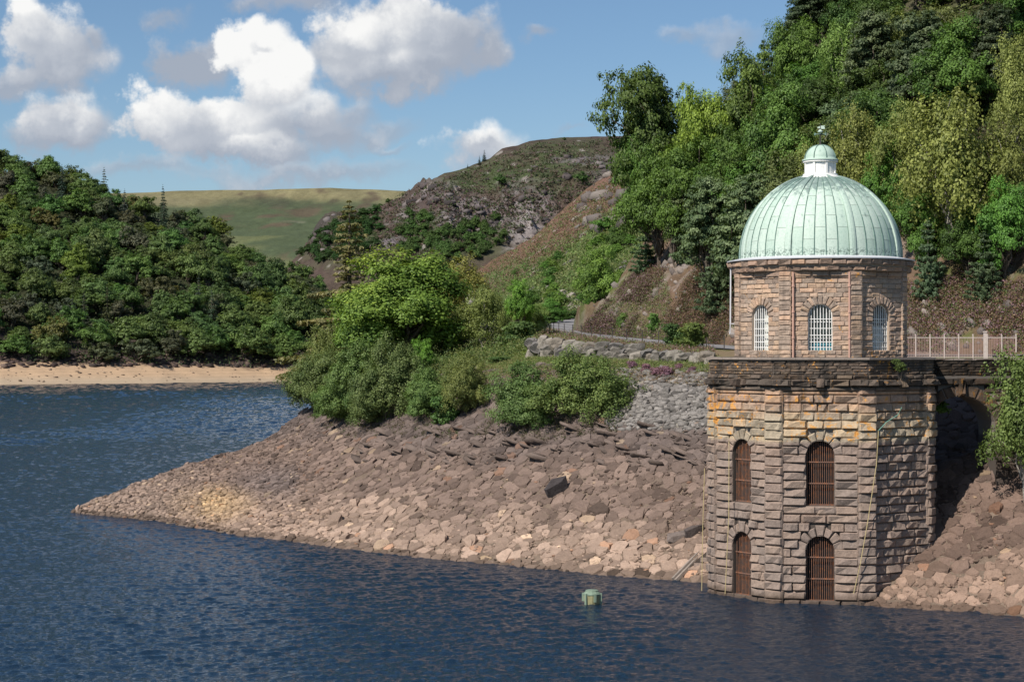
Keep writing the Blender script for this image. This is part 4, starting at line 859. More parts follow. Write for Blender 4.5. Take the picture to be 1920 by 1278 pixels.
def broadleaf(key, seed, H, Wd, nl, total, size, cd, cl, z0=.22, lobe=.27, nsub=26, hang=0.0, bark=None, up=.35, squash=.7, accent=None, subr=.34, tr=.035, top=1.0, stems=1):
    rng = np.random.default_rng(seed); subs = []; tb = MB(); ctr = np.array([0, 0, H * (1 + z0) / 2]); hz = H * (1 - z0) / 2
    heads = []
    for i in range(nl):
        for _ in range(30):
            d = rdir(rng, -.75); rr_ = rng.uniform(.35, .82) if i > nl * .25 else rng.uniform(.0, .4)
            wz = 1 - .35 * max(0, d[2]) * (2 - top); p = ctr + d * rr_ * np.array([Wd / 2 * wz, Wd / 2 * wz, hz])
            if all(np.linalg.norm((p - q_) / np.array([1, 1, .8])) > Wd * lobe * .62 for q_ in heads): break
        heads.append(p); lr = Wd * lobe * rng.uniform(.7, 1.15); ti = rng.uniform(.25, .75)
        for s_ in range(nsub):
            d = rdir(rng, -.55); q_ = p + d * lr * (rng.uniform(.6, 1.0) if rng.random() < .88 else rng.uniform(1.0, 1.4)) * np.array([1, 1, .8]); q_[2] -= hang * rng.uniform(0, lr)
            o_ = (q_ - ctr) / np.array([Wd / 2, Wd / 2, hz]); o_ = o_ / (np.linalg.norm(o_) + .1)
            subs.append((q_, o_ * .6 + d * .6, lr * subr * rng.uniform(.7, 1.3), np.clip(ti + rng.uniform(-.25, .25), 0, 1)))
    m = foliage(key + '_crown', subs, total, size, cd, cl, rng, up=up, squash=squash, accent=accent)
    for s_ in range(stems):
        ang = 2 * PI * s_ / max(1, stems); base = np.array([math.cos(ang), math.sin(ang), 0]) * (.25 if stems > 1 else 0); fork = base * 2 + np.array([rng.normal() * .04 * Wd, rng.normal() * .04 * Wd, H * max(.12, z0) * 1.1])
        limb(tb, rng, base - np.array([0, 0, 1.2]), fork, H * tr / math.sqrt(stems), H * tr * .7 / math.sqrt(stems), 4, .03)
        for i, p in enumerate(heads):
            if i % stems == s_: limb(tb, rng, fork, p, H * tr * .42 / math.sqrt(stems), H * tr * .08, 5, .05)
    KINDS[key] = (m, tb.mesh(key + '_trunk', bark or M_BARK), H, Wd)
def conifer(key, seed, H, Wd, total, size, cd, cl, tiers=16, z0=.1, droop=.25, sparse=.0, bark=None, rag=.25):
    rng = np.random.default_rng(seed); subs = []; tb = MB(); tb.tube([(0, 0, -1), (0, 0, H * .5), (0, 0, H)], [H * .018, H * .012, .02], 6)
    for i in range(tiers):
        f = z0 + (1 - z0) * (i + rng.uniform(0, .5)) / tiers; R0 = Wd / 2 * (1 - f) ** .8 * rng.uniform(1 - rag, 1 + rag * .5) + .15; nb = max(4, int(8 * (1 - f) + 4))
        for b_ in range(nb):
            if rng.uniform() < sparse: continue
            a = 2 * PI * (b_ + rng.uniform(0, .7)) / nb; L = R0 * rng.uniform(.7, 1.1); k = max(2, int(L / .55))
            e = np.array([math.cos(a) * L, math.sin(a) * L, H * f - droop * L]); tb.tube([(0, 0, H * f), tuple(e)], [.05 * (1 - f) + .02, .01], 4)
            for j in range(1, k + 1):
                g_ = j / k; subs.append((np.array([e[0] * g_, e[1] * g_, H * f + (e[2] - H * f) * g_]), np.array([math.cos(a), math.sin(a), .4]) * .6, max(.16, .12 * L + .22 * (1 - .5 * g_)), rng.uniform(.2, .8)))
    subs.append((np.array([0, 0, H]), np.array([0, 0, 1.]), .2, .5))
    m = foliage(key + '_crown', subs, total, size, cd, cl, rng, up=.3, ran=.9, squash=.5, asp=.36); KINDS[key] = (m, tb.mesh(key + '_trunk', bark or M_BARK), H, Wd)
OAKD, OAKL = (.030, .060, .010), (.100, .165, .024)
broadleaf('oak', 1, 11, 10, 24, 32000, .27, OAKD, OAKL, z0=.06, lobe=.19, subr=.36, tr=.03)
broadleaf('oak2', 2, 12, 10, 26, 32000, .27, OAKD, OAKL, z0=.02, lobe=.18, subr=.38, tr=.03)
broadleaf('ragged_oak', 3, 11, 11, 26, 22000, .28, OAKD, OAKL, z0=.02, lobe=.16, subr=.36, nsub=20, tr=.03)
broadleaf('birch', 4, 12, 8, 30, 22000, .24, (.085, .108, .024), (.205, .235, .058), z0=.04, lobe=.17, hang=1.0, bark=M_PBARK, up=.1, squash=1.3, subr=.34, tr=.016)
broadleaf('birch2', 5, 12, 9, 34, 22000, .24, (.085, .108, .024), (.205, .235, .058), z0=.02, lobe=.16, hang=1.1, bark=M_PBARK, up=.1, squash=1.4, subr=.34, tr=.016)
def yel(P_, rng):
    n_ = fbm(P_[:, 0] * .35, P_[:, 2] * .35 + P_[:, 1] * .2, 3, 7); v = P_[:, 2] * .11 - P_[:, 0] * .07 - P_[:, 1] * .05 + .25 * n_ + rng.normal(0, .10, len(P_))
    return np.clip(sm(v, 1.15, 1.75), 0, 1) * .85
broadleaf('sycamore', 6, 13.5, 12.5, 46, 76000, .30, (.045, .090, .010), (.145, .215, .020), z0=-.04, lobe=.17, nsub=26, subr=.46, accent=yel, tr=.03, squash=.75, up=.45)
broadleaf('willow_bush', 7, 6.2, 6.6, 26, 40000, .155, (.048, .085, .020), (.150, .195, .055), z0=0, lobe=.20, subr=.36, tr=.012, up=.35, stems=5, squash=.85, top=.1)
broadleaf('willow_bush2', 8, 6.4, 6.6, 26, 40000, .155, (.048, .085, .020), (.150, .195, .055), z0=0, lobe=.19, subr=.36, tr=.012, up=.35, stems=5, squash=.85, top=.1)
broadleaf('shrub', 9, 3, 3, 12, 5000, .20, (.04, .07, .02), (.11, .15, .04), z0=.02, lobe=.24, subr=.4, tr=.02, stems=3)
broadleaf('pine', 10, 12, 8, 30, 26000, .28, (.040, .064, .026), (.115, .145, .058), z0=.12, lobe=.17, subr=.42, tr=.022, up=.5, squash=.45, nsub=16)
conifer('young_pine', 11, 6, 3.6, 8000, .26, (.035, .06, .028), (.09, .12, .055), tiers=12, droop=-.25)
conifer('spruce', 12, 18, 8.5, 56000, .42, (.055, .070, .030), (.17, .165, .07), tiers=30, z0=.10, droop=.18, sparse=.12, rag=.5)
broadleaf('far_oak', 13, 12, 12, 20, 9000, .58, OAKD, OAKL, z0=.0, lobe=.21, nsub=14, subr=.42)
broadleaf('far_oak2', 14, 12, 12, 22, 9000, .58, OAKD, OAKL, z0=-.02, lobe=.19, nsub=14, subr=.42)
broadleaf('far_oak3', 15, 12, 12, 18, 9000, .58, OAKD, OAKL, z0=.0, lobe=.23, nsub=14, subr=.40)
broadleaf('far_birch', 16, 12, 9, 18, 7000, .48, (.05, .066, .025), (.12, .135, .05), z0=.1, lobe=.2, nsub=10, hang=.8, squash=1.2)
conifer('far_conifer', 17, 15, 8, 2600, .8, (.02, .035, .018), (.05, .07, .032), tiers=14)
def plant(kind, p, H, Wd, color, name, label, cat='tree', group=None, lean=0.0, rz=None, parts=('trunk', 'crown')):
    m, tk, h, w_ = KINDS[kind]; r = link(name, None, loc=p, rz=random.uniform(0, 6.28) if rz is None else rz, scale=(Wd / w_, Wd / w_, H / h))
    if lean: r.rotation_euler = (0, lean, r.rotation_euler[2])
    tag(r, label, cat, group); a = link(parts[0], tk, r); b_ = link(parts[1], m, r); b_.color = (*color, 1); return r
def px_plant(kind, px, base, top, wpx, color, name, label, key='hillside', sink=.3, **k):
    p = hit(px, base, key)
    if p is None: print('no ground', px, base, key); return
    s_ = FPX / p.y; return plant(kind, (p.x, p.y, p.z - sink), (base - top) / s_ + sink, wpx / s_, color, name, label, **k)
G0, G1, G2, GB, GY, GD, GO = (1, 1, 1), (1.25, 1.2, 1.0), (.8, .85, .9), (1.2, 1.45, .9), (2.2, 1.9, .8), (.62, .68, .7), (1.5, 1.2, .9)
# ------------------------------------------------------------------ trees on the right hillside
T_ = [ # kind, px, base, top, width, colour, name, label
 ('oak2', 1212, 455, 190, 120, (.9, 1.05, .8), 'oak_tree', 'green oak directly under the leaning oak where the wood meets the open slope'),
 ('ragged_oak', 1262, 400, 62, 215, (.85, .9, .8), 'oak_tree', 'dark green oak leaning out against the sky at the left edge of the wood'),
 ('ragged_oak', 1318, 440, 112, 150, GY, 'oak_tree', 'yellow green broadleaf tree beside the leaning oak at the edge of the wood'),
 ('oak', 1400, 390, 85, 160, G1, 'oak_tree', 'mid green oak whose top breaks the skyline behind the yellowish tree'),
 ('young_pine', 1432, 300, 78, 80, (.9, 1.2, .8), 'larch_tree', 'slim pointed larch on the skyline of the hillside'),
 ('oak2', 1500, 250, -5, 140, (1.1, 1.25, .8), 'oak_tree', 'tall green tree at the very top of the skyline left of the pines'),
 ('birch', 1585, 260, 0, 110, (.85, 1.1, .7), 'birch_tree', 'bright green tree high on the slope beside the dark pines'),
 ('pine', 1640, 250, -10, 150, G0, 'pine_tree', 'dark bluish pine high on the slope above the weathervane'),
 ('pine', 1725, 240, -10, 150, (.9, .95, 1.0), 'pine_tree', 'dark pine with reddish trunk at the top of the picture'),
 ('oak', 1800, 250, 30, 180, (.95, 1.25, .9), 'oak_tree', 'rounded deep green tree above the big olive birches'),
 ('pine', 1860, 210, -20, 120, GD, 'pine_tree', 'dark pine in the upper right corner of the wood'),
 ('birch', 1905, 300, 20, 110, G1, 'birch_tree', 'olive birch at the upper right edge of the wood'),
 ('oak', 1470, 400, 150, 170, (1.1, 1.15, .9), 'oak_tree', 'oak with pale bare branches showing left of the weathervane'),
 ('pine', 1575, 350, 160, 110, (1., 1.1, 1.1), 'pine_tree', 'small pine between the bare branched oak and the olive birch'),
 ('birch2', 1600, 450, 150, 160, (1.15, 1.1, .85), 'birch_tree', 'olive birch directly behind the lantern of the dome'),
 ('birch', 1530, 440, 235, 120, (1.05, 1., .8), 'birch_tree', 'low olive birch just left of the dome lantern'),
 ('birch2', 1790, 480, 105, 235, (1.2, 1.15, .85), 'birch_tree', 'largest olive birch on the hillside right of the dome'),
 ('birch', 1690, 430, 150, 130, (1.1, 1.1, .85), 'birch_tree', 'tall olive birch between the dome and the largest birch'),
 ('birch2', 1890, 440, 180, 140, (1.1, 1.1, .9), 'birch_tree', 'olive birch at the right edge beside the largest birch'),
 ('oak', 1660, 450, 260, 120, (1.15, 1.5, .8), 'oak_tree', 'fresh green tree right behind the upper curve of the dome'),
 ('oak2', 1725, 500, 330, 110, (.9, 1.2, .8), 'oak_tree', 'dark green tree at the right flank of the dome'),
 ('oak2', 1885, 520, 300, 130, (1.1, 1.45, .8), 'oak_tree', 'bright green bushy tree low at the right edge'),
 ('oak', 1820, 520, 380, 120, (.75, .9, .7), 'oak_tree', 'shaded low tree under the largest birch'),
 ('oak', 1235, 500, 265, 150, (1.0, 1.15, .8), 'oak_tree', 'green tree hanging over the heather slope below the leaning oak'),
 ('oak2', 1300, 480, 220, 160, (.95, 1.15, .8), 'oak_tree', 'broad green tree in the middle of the wood edge'),
 ('ragged_oak', 1395, 450, 200, 170, (.9, 1.0, .8), 'oak_tree', 'open crowned oak above the grey green pines'),
 ('pine', 1330, 560, 300, 140, (1.15, 1.2, 1.15), 'pine_tree', 'grey green pine low on the slope left of the dome'),
 ('pine', 1405, 580, 290, 160, (1.2, 1.25, 1.2), 'pine_tree', 'large grey green pine touching the left side of the dome'),
 ('pine', 1275, 500, 340, 110, (1.1, 1.15, 1.1), 'pine_tree', 'smaller grey green pine further left in the pine clump'),
 ('young_pine', 1345, 590, 430, 90, (1.1, 1.2, 1.1), 'pine_tree', 'low boughed pine just above the heather bank'),
 ('young_pine', 1210, 510, 415, 66, (1., 1.15, 1.), 'pine_tree', 'young pine leaning from the rocky edge above the heather'),
 ('young_pine', 1740, 560, 415, 66, (1.1, 1.2, 1.2), 'pine_tree', 'young conical pine on the heather right beside the dome'),
 ('young_pine', 1845, 560, 435, 80, (1.1, 1.25, 1.15), 'pine_tree', 'young pine on the heather slope near the right edge'),
 ('young_pine', 1430, 600, 440, 90, (1.05, 1.15, 1.1), 'pine_tree', 'dark young pine half hidden behind the drum of the tower'),
 ('pine', 1250, 440, 300, 90, (.8, .9, .8), 'pine_tree', 'dark pine inside the left edge of the wood')]
for (kd, px, base, top, wp, col, nm, lab) in T_: px_plant(kd, px, base, top, wp, col, nm, lab, sink=.8, **(dict(lean=-.24, rz=0.0) if 'leaning out' in lab else {}))
rf = random.Random(23); placed = []; n_ = 0
for _ in range(6000):
    x = rf.uniform(12, 98); y = rf.uniform(160, 250)
    px, _q = proj(x, y, 0)
    if px > 2350: continue
    z = gz(x, y, 'hillside')
    if z is None: continue
    px, py = proj(x, y, z)
    if py > 470 - max(0, (px - 1500)) * .12 or py < -420 or z < 22 and px < 1300 : continue
    if px < 1260 or any((x - a) ** 2 + (y - b_) ** 2 < 5.6 ** 2 for a, b_ in placed): continue
    if py - 11 * FPX / y < np.interp(px - 15, [1200, 1300, 1400, 1425, 1440, 1470, 1500, 1560], [110, 90, 100, 90, 60, 0, -60, -400]): continue
    placed.append((x, y)); kd = rf.choice(['oak', 'oak2', 'pine', 'birch', 'ragged_oak', 'oak2']); c_ = rf.choice([G0, G2, G1, (.9, 1.15, .8), GD])
    plant(kd, (x, y, z - .8), rf.uniform(8, 11.5), rf.uniform(7, 9), c_, dict(oak='oak_tree', oak2='oak_tree', ragged_oak='oak_tree', pine='pine_tree', birch='birch_tree')[kd],
          dict(oak='green oak in the hillside wood', pine='dark pine in the hillside wood', birch='olive birch in the hillside wood')[dict(oak2='oak', ragged_oak='oak').get(kd, kd)] + (' left of the dome, ' if px < 1400 else ' above the dome, ' if px < 1680 else ' right of the dome, ') + ('at its top' if py < 60 else 'upper part' if py < 180 else 'middle part' if py < 330 else 'lower edge'),
          'tree', dict(oak='oaks of the upper hillside wood', pine='pines of the upper hillside wood', birch='birches of the upper hillside wood')[dict(oak2='oak', ragged_oak='oak').get(kd, kd)]); n_ += 1
print('hillside fill trees', n_)
# ------------------------------------------------------------------ promontory trees and bushes
def pp(kind, px, base, top, wpx, Y, color, name, label, cat='tree', **k):
    x = (px - 960) / FPX * Y; z = gz(x, Y) or 5; H = zof(top, Y) - z + .3
    return plant(kind, (x, Y, z - .3), H, wpx / FPX * Y, color, name, label, cat, **k)
pp('spruce', 655, 0, 378, 215, 190, (1.4, 1.25, 1.05), 'spruce_tree', 'tall thin spruce with a brownish top behind the sycamore', rz=.5)
pp('sycamore', 752, 0, 462, 290, 168, (1.05, 1.1, 1), 'sycamore_tree', 'big rounded sycamore with yellowing upper leaves on the point', rz=0.0)
pp('birch', 845, 0, 448, 150, 188, (1.25, 1.02, .8), 'birch_tree', 'tan coloured birch showing above the right shoulder of the sycamore')
pp('birch2', 785, 0, 462, 140, 192, (1.1, .95, .8), 'birch_tree', 'tan birch just peeping over the sycamore top')
pp('birch2', 905, 0, 515, 120, 165, (.95, .95, .8), 'birch_tree', 'olive birch with a slim pale trunk right of the sycamore')
pp('oak', 972, 0, 520, 66, 178, (1.6, 1.9, .8), 'maple_tree', 'small yellow green maple beside the road bend')
pp('birch', 1005, 0, 560, 70, 182, (.9, 1.1, .9), 'birch_tree', 'thin green sapling at the left end of the road fence')
pp('birch', 612, 0, 585, 80, 180, (.95, .95, .9), 'birch_tree', 'pale olive tree under the spruce near the water', )
pp('oak2', 868, 0, 560, 80, 172, (.75, .95, .8), 'oak_tree', 'dark green low tree between sycamore and olive birch')
pp('oak', 790, 0, 632, 60, 153, (1.5, 2.0, .7), 'ash_sapling', 'bright lime green sapling in front of the sycamore')
BS = [(598, 655, 120, 163, (.95, 1., .9), 'willow_bush', 'outermost willow bush overhanging the water at the point'),
 (668, 640, 140, 158, (.9, 1.05, .8), 'willow_bush2', 'large willow bush below the left side of the sycamore'),
 (735, 632, 130, 154, (1.0, 1., .95), 'willow_bush', 'large grey green willow bush below the sycamore centre'),
 (630, 700, 110, 154, (.8, 1.1, .7), 'willow_bush2', 'fresh green bush at the foot of the outermost willow'),
 (700, 700, 110, 150, (.95, 1.0, .85), 'willow_bush', 'low willow bush at the rocky edge under the sycamore'),
 (800, 690, 100, 147, (1.0, 1.1, .85), 'willow_bush2', 'willow bush in front of the lime green sapling'),
 (872, 662, 92, 146, (1.25, 1.05, .8), 'willow_bush', 'brownish olive bush with pale stems at the bank edge'),
 (945, 672, 60, 151, (.9, 1.05, .8), 'shrub', 'small dark shrub behind the grassy bank'),
 (975, 602, 74, 160, (.95, 1.05, .85), 'shrub', 'round green shrub at the left end of the boulder wall'),
 (978, 676, 140, 131, (.85, 1.0, .85), 'willow_bush2', 'left and darker of the two round willows on the bank'),
 (1095, 656, 172, 131, (1.1, 1.1, .85), 'willow_bush', 'right and paler of the two round willows on the bank'),
 (838, 740, 60, 143, (.8, 1.1, .7), 'shrub', 'small fresh green shrub on the rocks between the bushes')]
FOOT = {598: 778, 668: 798, 735: 795, 630: 802, 700: 806, 800: 795, 872: 785, 945: 700, 975: 668, 978: 818, 1095: 805, 838: 800}
for (px, top, wp, Y, c_, kd, lab) in BS:
    top -= 8
    p = hit(px, FOOT[px]); Y = p.y if p is not None and px not in (945, 975) else Y
    x = (px - 960) / FPX * Y; z = gz(x, Y) or 5; kw = 1.08
    plant(kd, (x, Y + wp / FPX * Y * .3, z - .4), zof(top, Y) - z + .3, wp / FPX * Y * kw, c_, 'willow_bush' if 'willow' in lab else 'shrub', lab, 'bush', parts=('stems', 'foliage'))
# shrubs along the road, under and beside the bridge
px_plant('shrub', 1268, 652, 600, 52, (.6, .8, .6), 'hazel_shrub', 'dark rounded shrub beside the road fence', 'bank', cat='bush', parts=('stems', 'foliage'))
px_plant('shrub', 1302, 655, 598, 66, (1.3, 1.25, .8), 'broom_shrub', 'pale olive broom shrub next to the dark rounded one', 'bank', cat='bush', parts=('stems', 'foliage'))
px_plant('shrub', 1228, 622, 582, 28, (1.1, 1.6, .8), 'sapling', 'little bright green sapling on the heather bank', cat='tree')
px_plant('shrub', 1165, 612, 582, 22, (1.2, 1.3, .8), 'gorse_shrub', 'tiny pale green shrub on the heather bank above the road', cat='bush', parts=('stems', 'foliage'))
p = at(1902, 850, 103); zb = gz(p.x, p.y) or 7
zb = gz(at(1935, 0, 102.4).x, 102.4) or 8
plant('birch', (at(1932, 0, 102.2).x, 102.2, zb - .3), zof(600, 102.2) - zb + .4, 5.6, (.66, .78, .62), 'willow_bush', 'large willow bush hiding the right end of the bridge', 'bush', parts=('stems', 'foliage'))
if 0: plant('shrub', (at(1885, 0, 101.5).x, 101.5, (gz(at(1885, 0, 101.5).x, 101.5) or 7) - .2), 3.0, 2.6, (.9, 1.25, .75), 'shrub', 'green shrub at the foot of the willow beside the bridge', 'bush', parts=('stems', 'foliage'))
plant('shrub', fr(4.2, -5.15, 12.3), .9, .8, (1.0, 1.1, .8), 'parapet_plant', 'wispy little plant rooted in the tower parapet ledge', 'plant', parts=('stems', 'foliage'))
plant('shrub', (at(1762, 0, 105.4).x, 105.4, 9.9), .9, 1.1, (1.2, 1.7, .7), 'fern', 'small yellow green plant growing in the shaded arch of the bridge', 'plant', parts=('stems', 'foliage'))
# bushes along the far side of the road bend and up the valley slope
px_plant('oak', 1125, 590, 455, 105, (1.5, 1.5, .9), 'birch_tree', 'pale yellowish round tree on the slope above the road bend', 'heather_slope', sink=2)
px_plant('oak2', 1040, 606, 560, 60, (.9, 1.2, .8), 'oak_tree', 'green tree behind the road bend beside the sapling', 'bank')
for i, (px, b_, w_) in enumerate(((1030, 606, 44), (1058, 600, 46), (1085, 598, 40), (1010, 612, 40), (1072, 596, 50))):
    px_plant('shrub', px, b_, b_ - 19, w_, (.6, .85, .6), 'hedge_shrub', 'dark green shrub in the row behind the road bend', 'bank', cat='bush', group='shrubs behind the road bend', parts=('stems', 'foliage'))
rs = random.Random(31); pts = []
for _ in range(900):
    px = rs.uniform(960, 1185); f_ = rs.uniform(0, 1); d0 = np.interp(px, [890, 1000, 1100, 1190, 1300], [530, 500, 450, 370, 300]); py = d0 + (600 - d0) * f_ ** .8
    if vn(px * .03, py * .03, 5) < .45 or any(abs(px - a) < 9 and abs(py - b_) < 6 for a, b_ in pts): continue
    p = hit(px, py, 'heather_slope')
    if p is None or len(pts) > 54: continue
    pts.append((px, py)); s_ = rs.uniform(1.8, 3.6) * (1 if rs.random() < .85 else 1.7)
    plant('far_oak2' if s_ < 4 else 'far_oak', (p.x, p.y, p.z - .2), s_ * .8, s_, rs.choice([(1.1, 1.4, .8), (.8, 1., .8), (1.3, 1.4, .8)]), 'slope_bush', 'low green bush scattered on the open slope up the valley', 'bush', 'bushes scattered up the valley slope', parts=('stems', 'foliage'))
# ------------------------------------------------------------------ woodland on the rocky hill
rs = random.Random(37); pts = []
for reg, n_, c_, lab, grp in (([(560, 480), (640, 400), (735, 400), (700, 470), (600, 500)], 46, (.42, .6, .65), 'dark tree of the shaded wood below the rocky hill', 'dark wood under the rocky hill'),  # leaf colour darkened to hold the shade on this wood
     ([(735, 440), (800, 405), (850, 425), (900, 418), (950, 450), (900, 490), (850, 500), (740, 470)], 52, (.85, .95, 1.1), 'green tree in the small wood at the foot of the grey crags', 'trees below the grey crags')):
    k = 0
    for _ in range(3000):
        px = rs.uniform(550, 960); py = rs.uniform(395, 505)
        if not inpoly(px, py, reg) or any((px - a) ** 2 + ((py - b_) * 1.6) ** 2 < 100 for a, b_ in pts): continue
        p = hit(px, py, 'rocky_hill')
        if p is None: continue
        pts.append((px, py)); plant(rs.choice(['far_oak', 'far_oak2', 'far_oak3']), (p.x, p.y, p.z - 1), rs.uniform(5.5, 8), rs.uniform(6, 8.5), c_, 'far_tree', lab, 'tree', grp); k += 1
        if k >= n_: break
for (px, py, h_) in ((798, 345, 5), (877, 313, 4), (899, 306, 7), (908, 300, 9), (1058, 260, 3), (728, 378, 4), (712, 388, 4), (938, 345, 8), (930, 412, 7), (768, 405, 7), (1090, 343, 9)):
    p = hit(px, py + 3, 'rocky_hill')
    if p: plant('far_conifer' if h_ > 3 and py < 350 and px < 920 else 'far_oak', (p.x, p.y, p.z - .5), h_, h_ * .5 if px < 920 and py < 350 else h_, (.7, .8, .8), 'lone_tree', 'lone small tree standing on the rocky hill', 'tree', 'lone trees on the rocky hill')
# ------------------------------------------------------------------ wood across the water
rs = random.Random(41); pts = []; cell = {}; nfar = 0
cand = [(rs.uniform(-340, 40), rs.uniform(735, 1120)) for _ in range(14000)]
extra = []
for x, y in cand:
    px = 960 + x / y * FPX
    if px < -90 or px > 830: continue
    key = (int(x // 11), int(y // 11))
    if any((x - a) ** 2 + (y - b_) ** 2 < 10.6 ** 2 for i in (-1, 0, 1) for j in (-1, 0, 1) for a, b_ in cell.get((key[0] + i, key[1] + j), ())): continue
    z = gz(x, y, 'wooded_hill')
    if z is None or z < 8.5 - max(0, (px - 480) * .02): continue
    px, py = proj(x, y, z); ridge = np.interp(px, [0, 100, 215, 300, 400, 500, 600, 700, 850], [318, 348, 388, 412, 448, 494, 535, 580, 640])
    yr = np.interp(px, [0, 600, 850], [1010, 950, 940])
    if y > yr + 14: continue
    cell.setdefault(key, []).append((x, y)); pts.append((y, x, z, px, py))
pts.sort(); print('far wood trees', len(pts))
FAR = dict(far_oak=('broadleaf_tree', 'dark green broadleaf tree in the wood across the water', 'broadleaf trees of the far wood'), far_birch=('birch_tree', 'paler olive birch in the wood across the water', 'birches of the far wood'), far_conifer=('conifer_tree', 'dark pointed conifer in the wood across the water', 'conifers of the far wood'))
over = []
def where(px, py, z):
    hgt = 'the shore edge' if z < 16 else ('the lower slope' if z < 35 else ('the middle slope' if z < 65 else 'the upper slope'))
    return hgt + ' across the water, ' + ('far left' if px < 130 else 'left' if px < 290 else 'centre' if px < 450 else 'near the spruce')
for i, (y, x, z, px, py) in enumerate(pts):
    olive = vn(x * .02, y * .02, 9); r_ = rs.random()
    kd = 'far_conifer' if r_ < .05 else ('far_birch' if r_ < .2 + .25 * (olive > .6) else rs.choice(['far_oak', 'far_oak2', 'far_oak3']))
    c_ = (rs.uniform(.98, 1.3), rs.uniform(.98, 1.25), rs.uniform(1.2, 1.8));  # distance haze and shade over the far wood are put into this leaf tint
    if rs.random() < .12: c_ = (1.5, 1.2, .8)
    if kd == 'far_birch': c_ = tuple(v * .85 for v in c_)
    k_ = rs.choice((.6, .8, 1, 1, 1.2)); h_ = rs.uniform(12, 18) * k_ * (.8 if z < 14 else 1); w_ = rs.uniform(14, 19) * k_ ** .6
    if kd == 'far_conifer': h_, w_ = rs.uniform(17, 22), rs.uniform(7, 9)
    if i < 290 or px < -20 or True:
        if len([1]) and i < 300: nm, lab, grp = FAR[kd if kd in FAR else 'far_oak']; plant(kd, (x, y, z - 1.2), h_, w_, c_, nm, lab.replace('in the wood across the water', 'on ' + where(px, py, z)), 'tree', grp)
        else: over.append((kd, x, y, z - 1.2, h_, w_, c_))
# what is past three hundred joins one mass at the top of the wood
if over:
    VV, FF, CC = [], [], []; nb = 0
    for kd, x, y, z, h_, w_, c_ in over:
        m, tk, H0, W0 = KINDS[kd]; V = np.empty(len(m.vertices) * 3, np.float32); m.vertices.foreach_get('co', V); V = V.reshape(-1, 3); C = np.empty(len(V) * 4, np.float32); m.attributes['col'].data.foreach_get('color', C); C = C.reshape(-1, 4)[:, :3]
        keep = np.repeat(np.random.default_rng(nb).random(len(V) // 4) < .6, 4); V = V[keep]; C = C[keep]
        a = rs.uniform(0, 6.28); R2 = np.array([[math.cos(a), -math.sin(a), 0], [math.sin(a), math.cos(a), 0], [0, 0, 1]]); V = (V * np.array([w_ / W0, w_ / W0, h_ / H0])) @ R2.T + np.array([x, y, z])
        VV.append(V); CC.append(C * np.array(c_)); FF.append(np.arange(len(V)).reshape(-1, 4) + nb); nb += len(V)
    o_ = link('far_woodland', mesh_np('far_woodland', np.concatenate(VV), np.concatenate(FF), col=np.concatenate(CC), mats=[M_LEAF])); tag(o_, 'rest of the dark wood covering the hill across the water', 'woodland', kind='stuff')
# ================================================================== stones of the drawn-down bank
rs = random.Random(77)
def ssize(px, py, z):
    if 1150 < px < 1345 and py < 815 and z > 5: return .42
    if px < 430: return .29
    if px < 560: return .44 if py < 960 else .55
    if px > 1600: return .70 if not (px < 1790 and z < 1.2) else .42
    if z > 6.2: return .66
    return .74 if rs.random() < .8 else .6
seeds = []; grid = {}; KY = 1.5
for _ in range(115000):
    x = rs.uniform(-38, 44); y = rs.uniform(86, 168); px = 960 + x / y * FPX
    if px < 135 or px > 2300: continue
    if y < np.interp(px, [a[0] for a in rB], [a[1] for a in rB]) - 1.0 or y > np.interp(px, [a[0] for a in rD], [a[1] for a in rD]) + .6: continue
    lx = (x - TX) ** 2 + (y - TY) ** 2
    if lx < 6.4 ** 2: continue
    z = gz(x, y)
    if z is None or z < -.35: continue
    px, py = proj(x, y, z); r_ = ssize(px, py, z); r_ *= rs.choice((.6, .75, .9, 1.05, 1.3)); uu, vv = (x - y) * .7071, (x + y) * .7071; kx, ky = int(uu // .5), int(vv * KY // .5); ok = True
    for i in range(-2, 3):
        for j in range(-2, 3):
            for q_ in grid.get((kx + i, ky + j), ()):
                if ((q_[6] - uu) ** 2 + ((q_[7] - vv) * KY) ** 2) < ((r_ + q_[2]) / 2) ** 2: ok = False; break
            if not ok: break
        if not ok: break
    if ok: q_ = (x, y, r_, z, px, py, uu, vv); seeds.append(q_); grid.setdefault((kx, ky), []).append(q_)
print('stones', len(seeds))
def cell_poly(q_):
    x, y, r_ = q_[6], q_[7] * KY, q_[2]; R0 = r_ * 1.0; P_ = [(x + R0 * math.cos(k * PI / 4 + .3), y + R0 * .9 * math.sin(k * PI / 4 + .3)) for k in range(8)]; kx, ky = int(x // .5), int(y // .5); m = 4 if r_ > .5 else 2
    for i in range(-m, m + 1):
        for j in range(-m, m + 1):
            for o_ in grid.get((kx + i, ky + j), ()):
                if o_ is q_: continue
                dx_, dy_ = o_[6] - x, o_[7] * KY - y; dd = dx_ * dx_ + dy_ * dy_
                if dd > 4.4 * R0 * R0: continue
                w2 = .5 + .5 * (r_ - o_[2]) / (r_ + o_[2]) * .8; c_ = (dx_ * (x + dx_ * w2) + dy_ * (y + dy_ * w2)); out_ = []
                for a, b_ in zip(P_, P_[1:] + P_[:1]):
                    da = a[0] * dx_ + a[1] * dy_ - c_; db = b_[0] * dx_ + b_[1] * dy_ - c_
                    if da <= 0: out_.append(a)
                    if (da < 0) != (db < 0) and abs(da - db) > 1e-9: f_ = da / (da - db); out_.append((a[0] + (b_[0] - a[0]) * f_, a[1] + (b_[1] - a[1]) * f_))
                P_ = out_
                if len(P_) < 3: return None
    return [((a + b_ / KY) * .7071, (b_ / KY - a) * .7071) for a, b_ in P_]
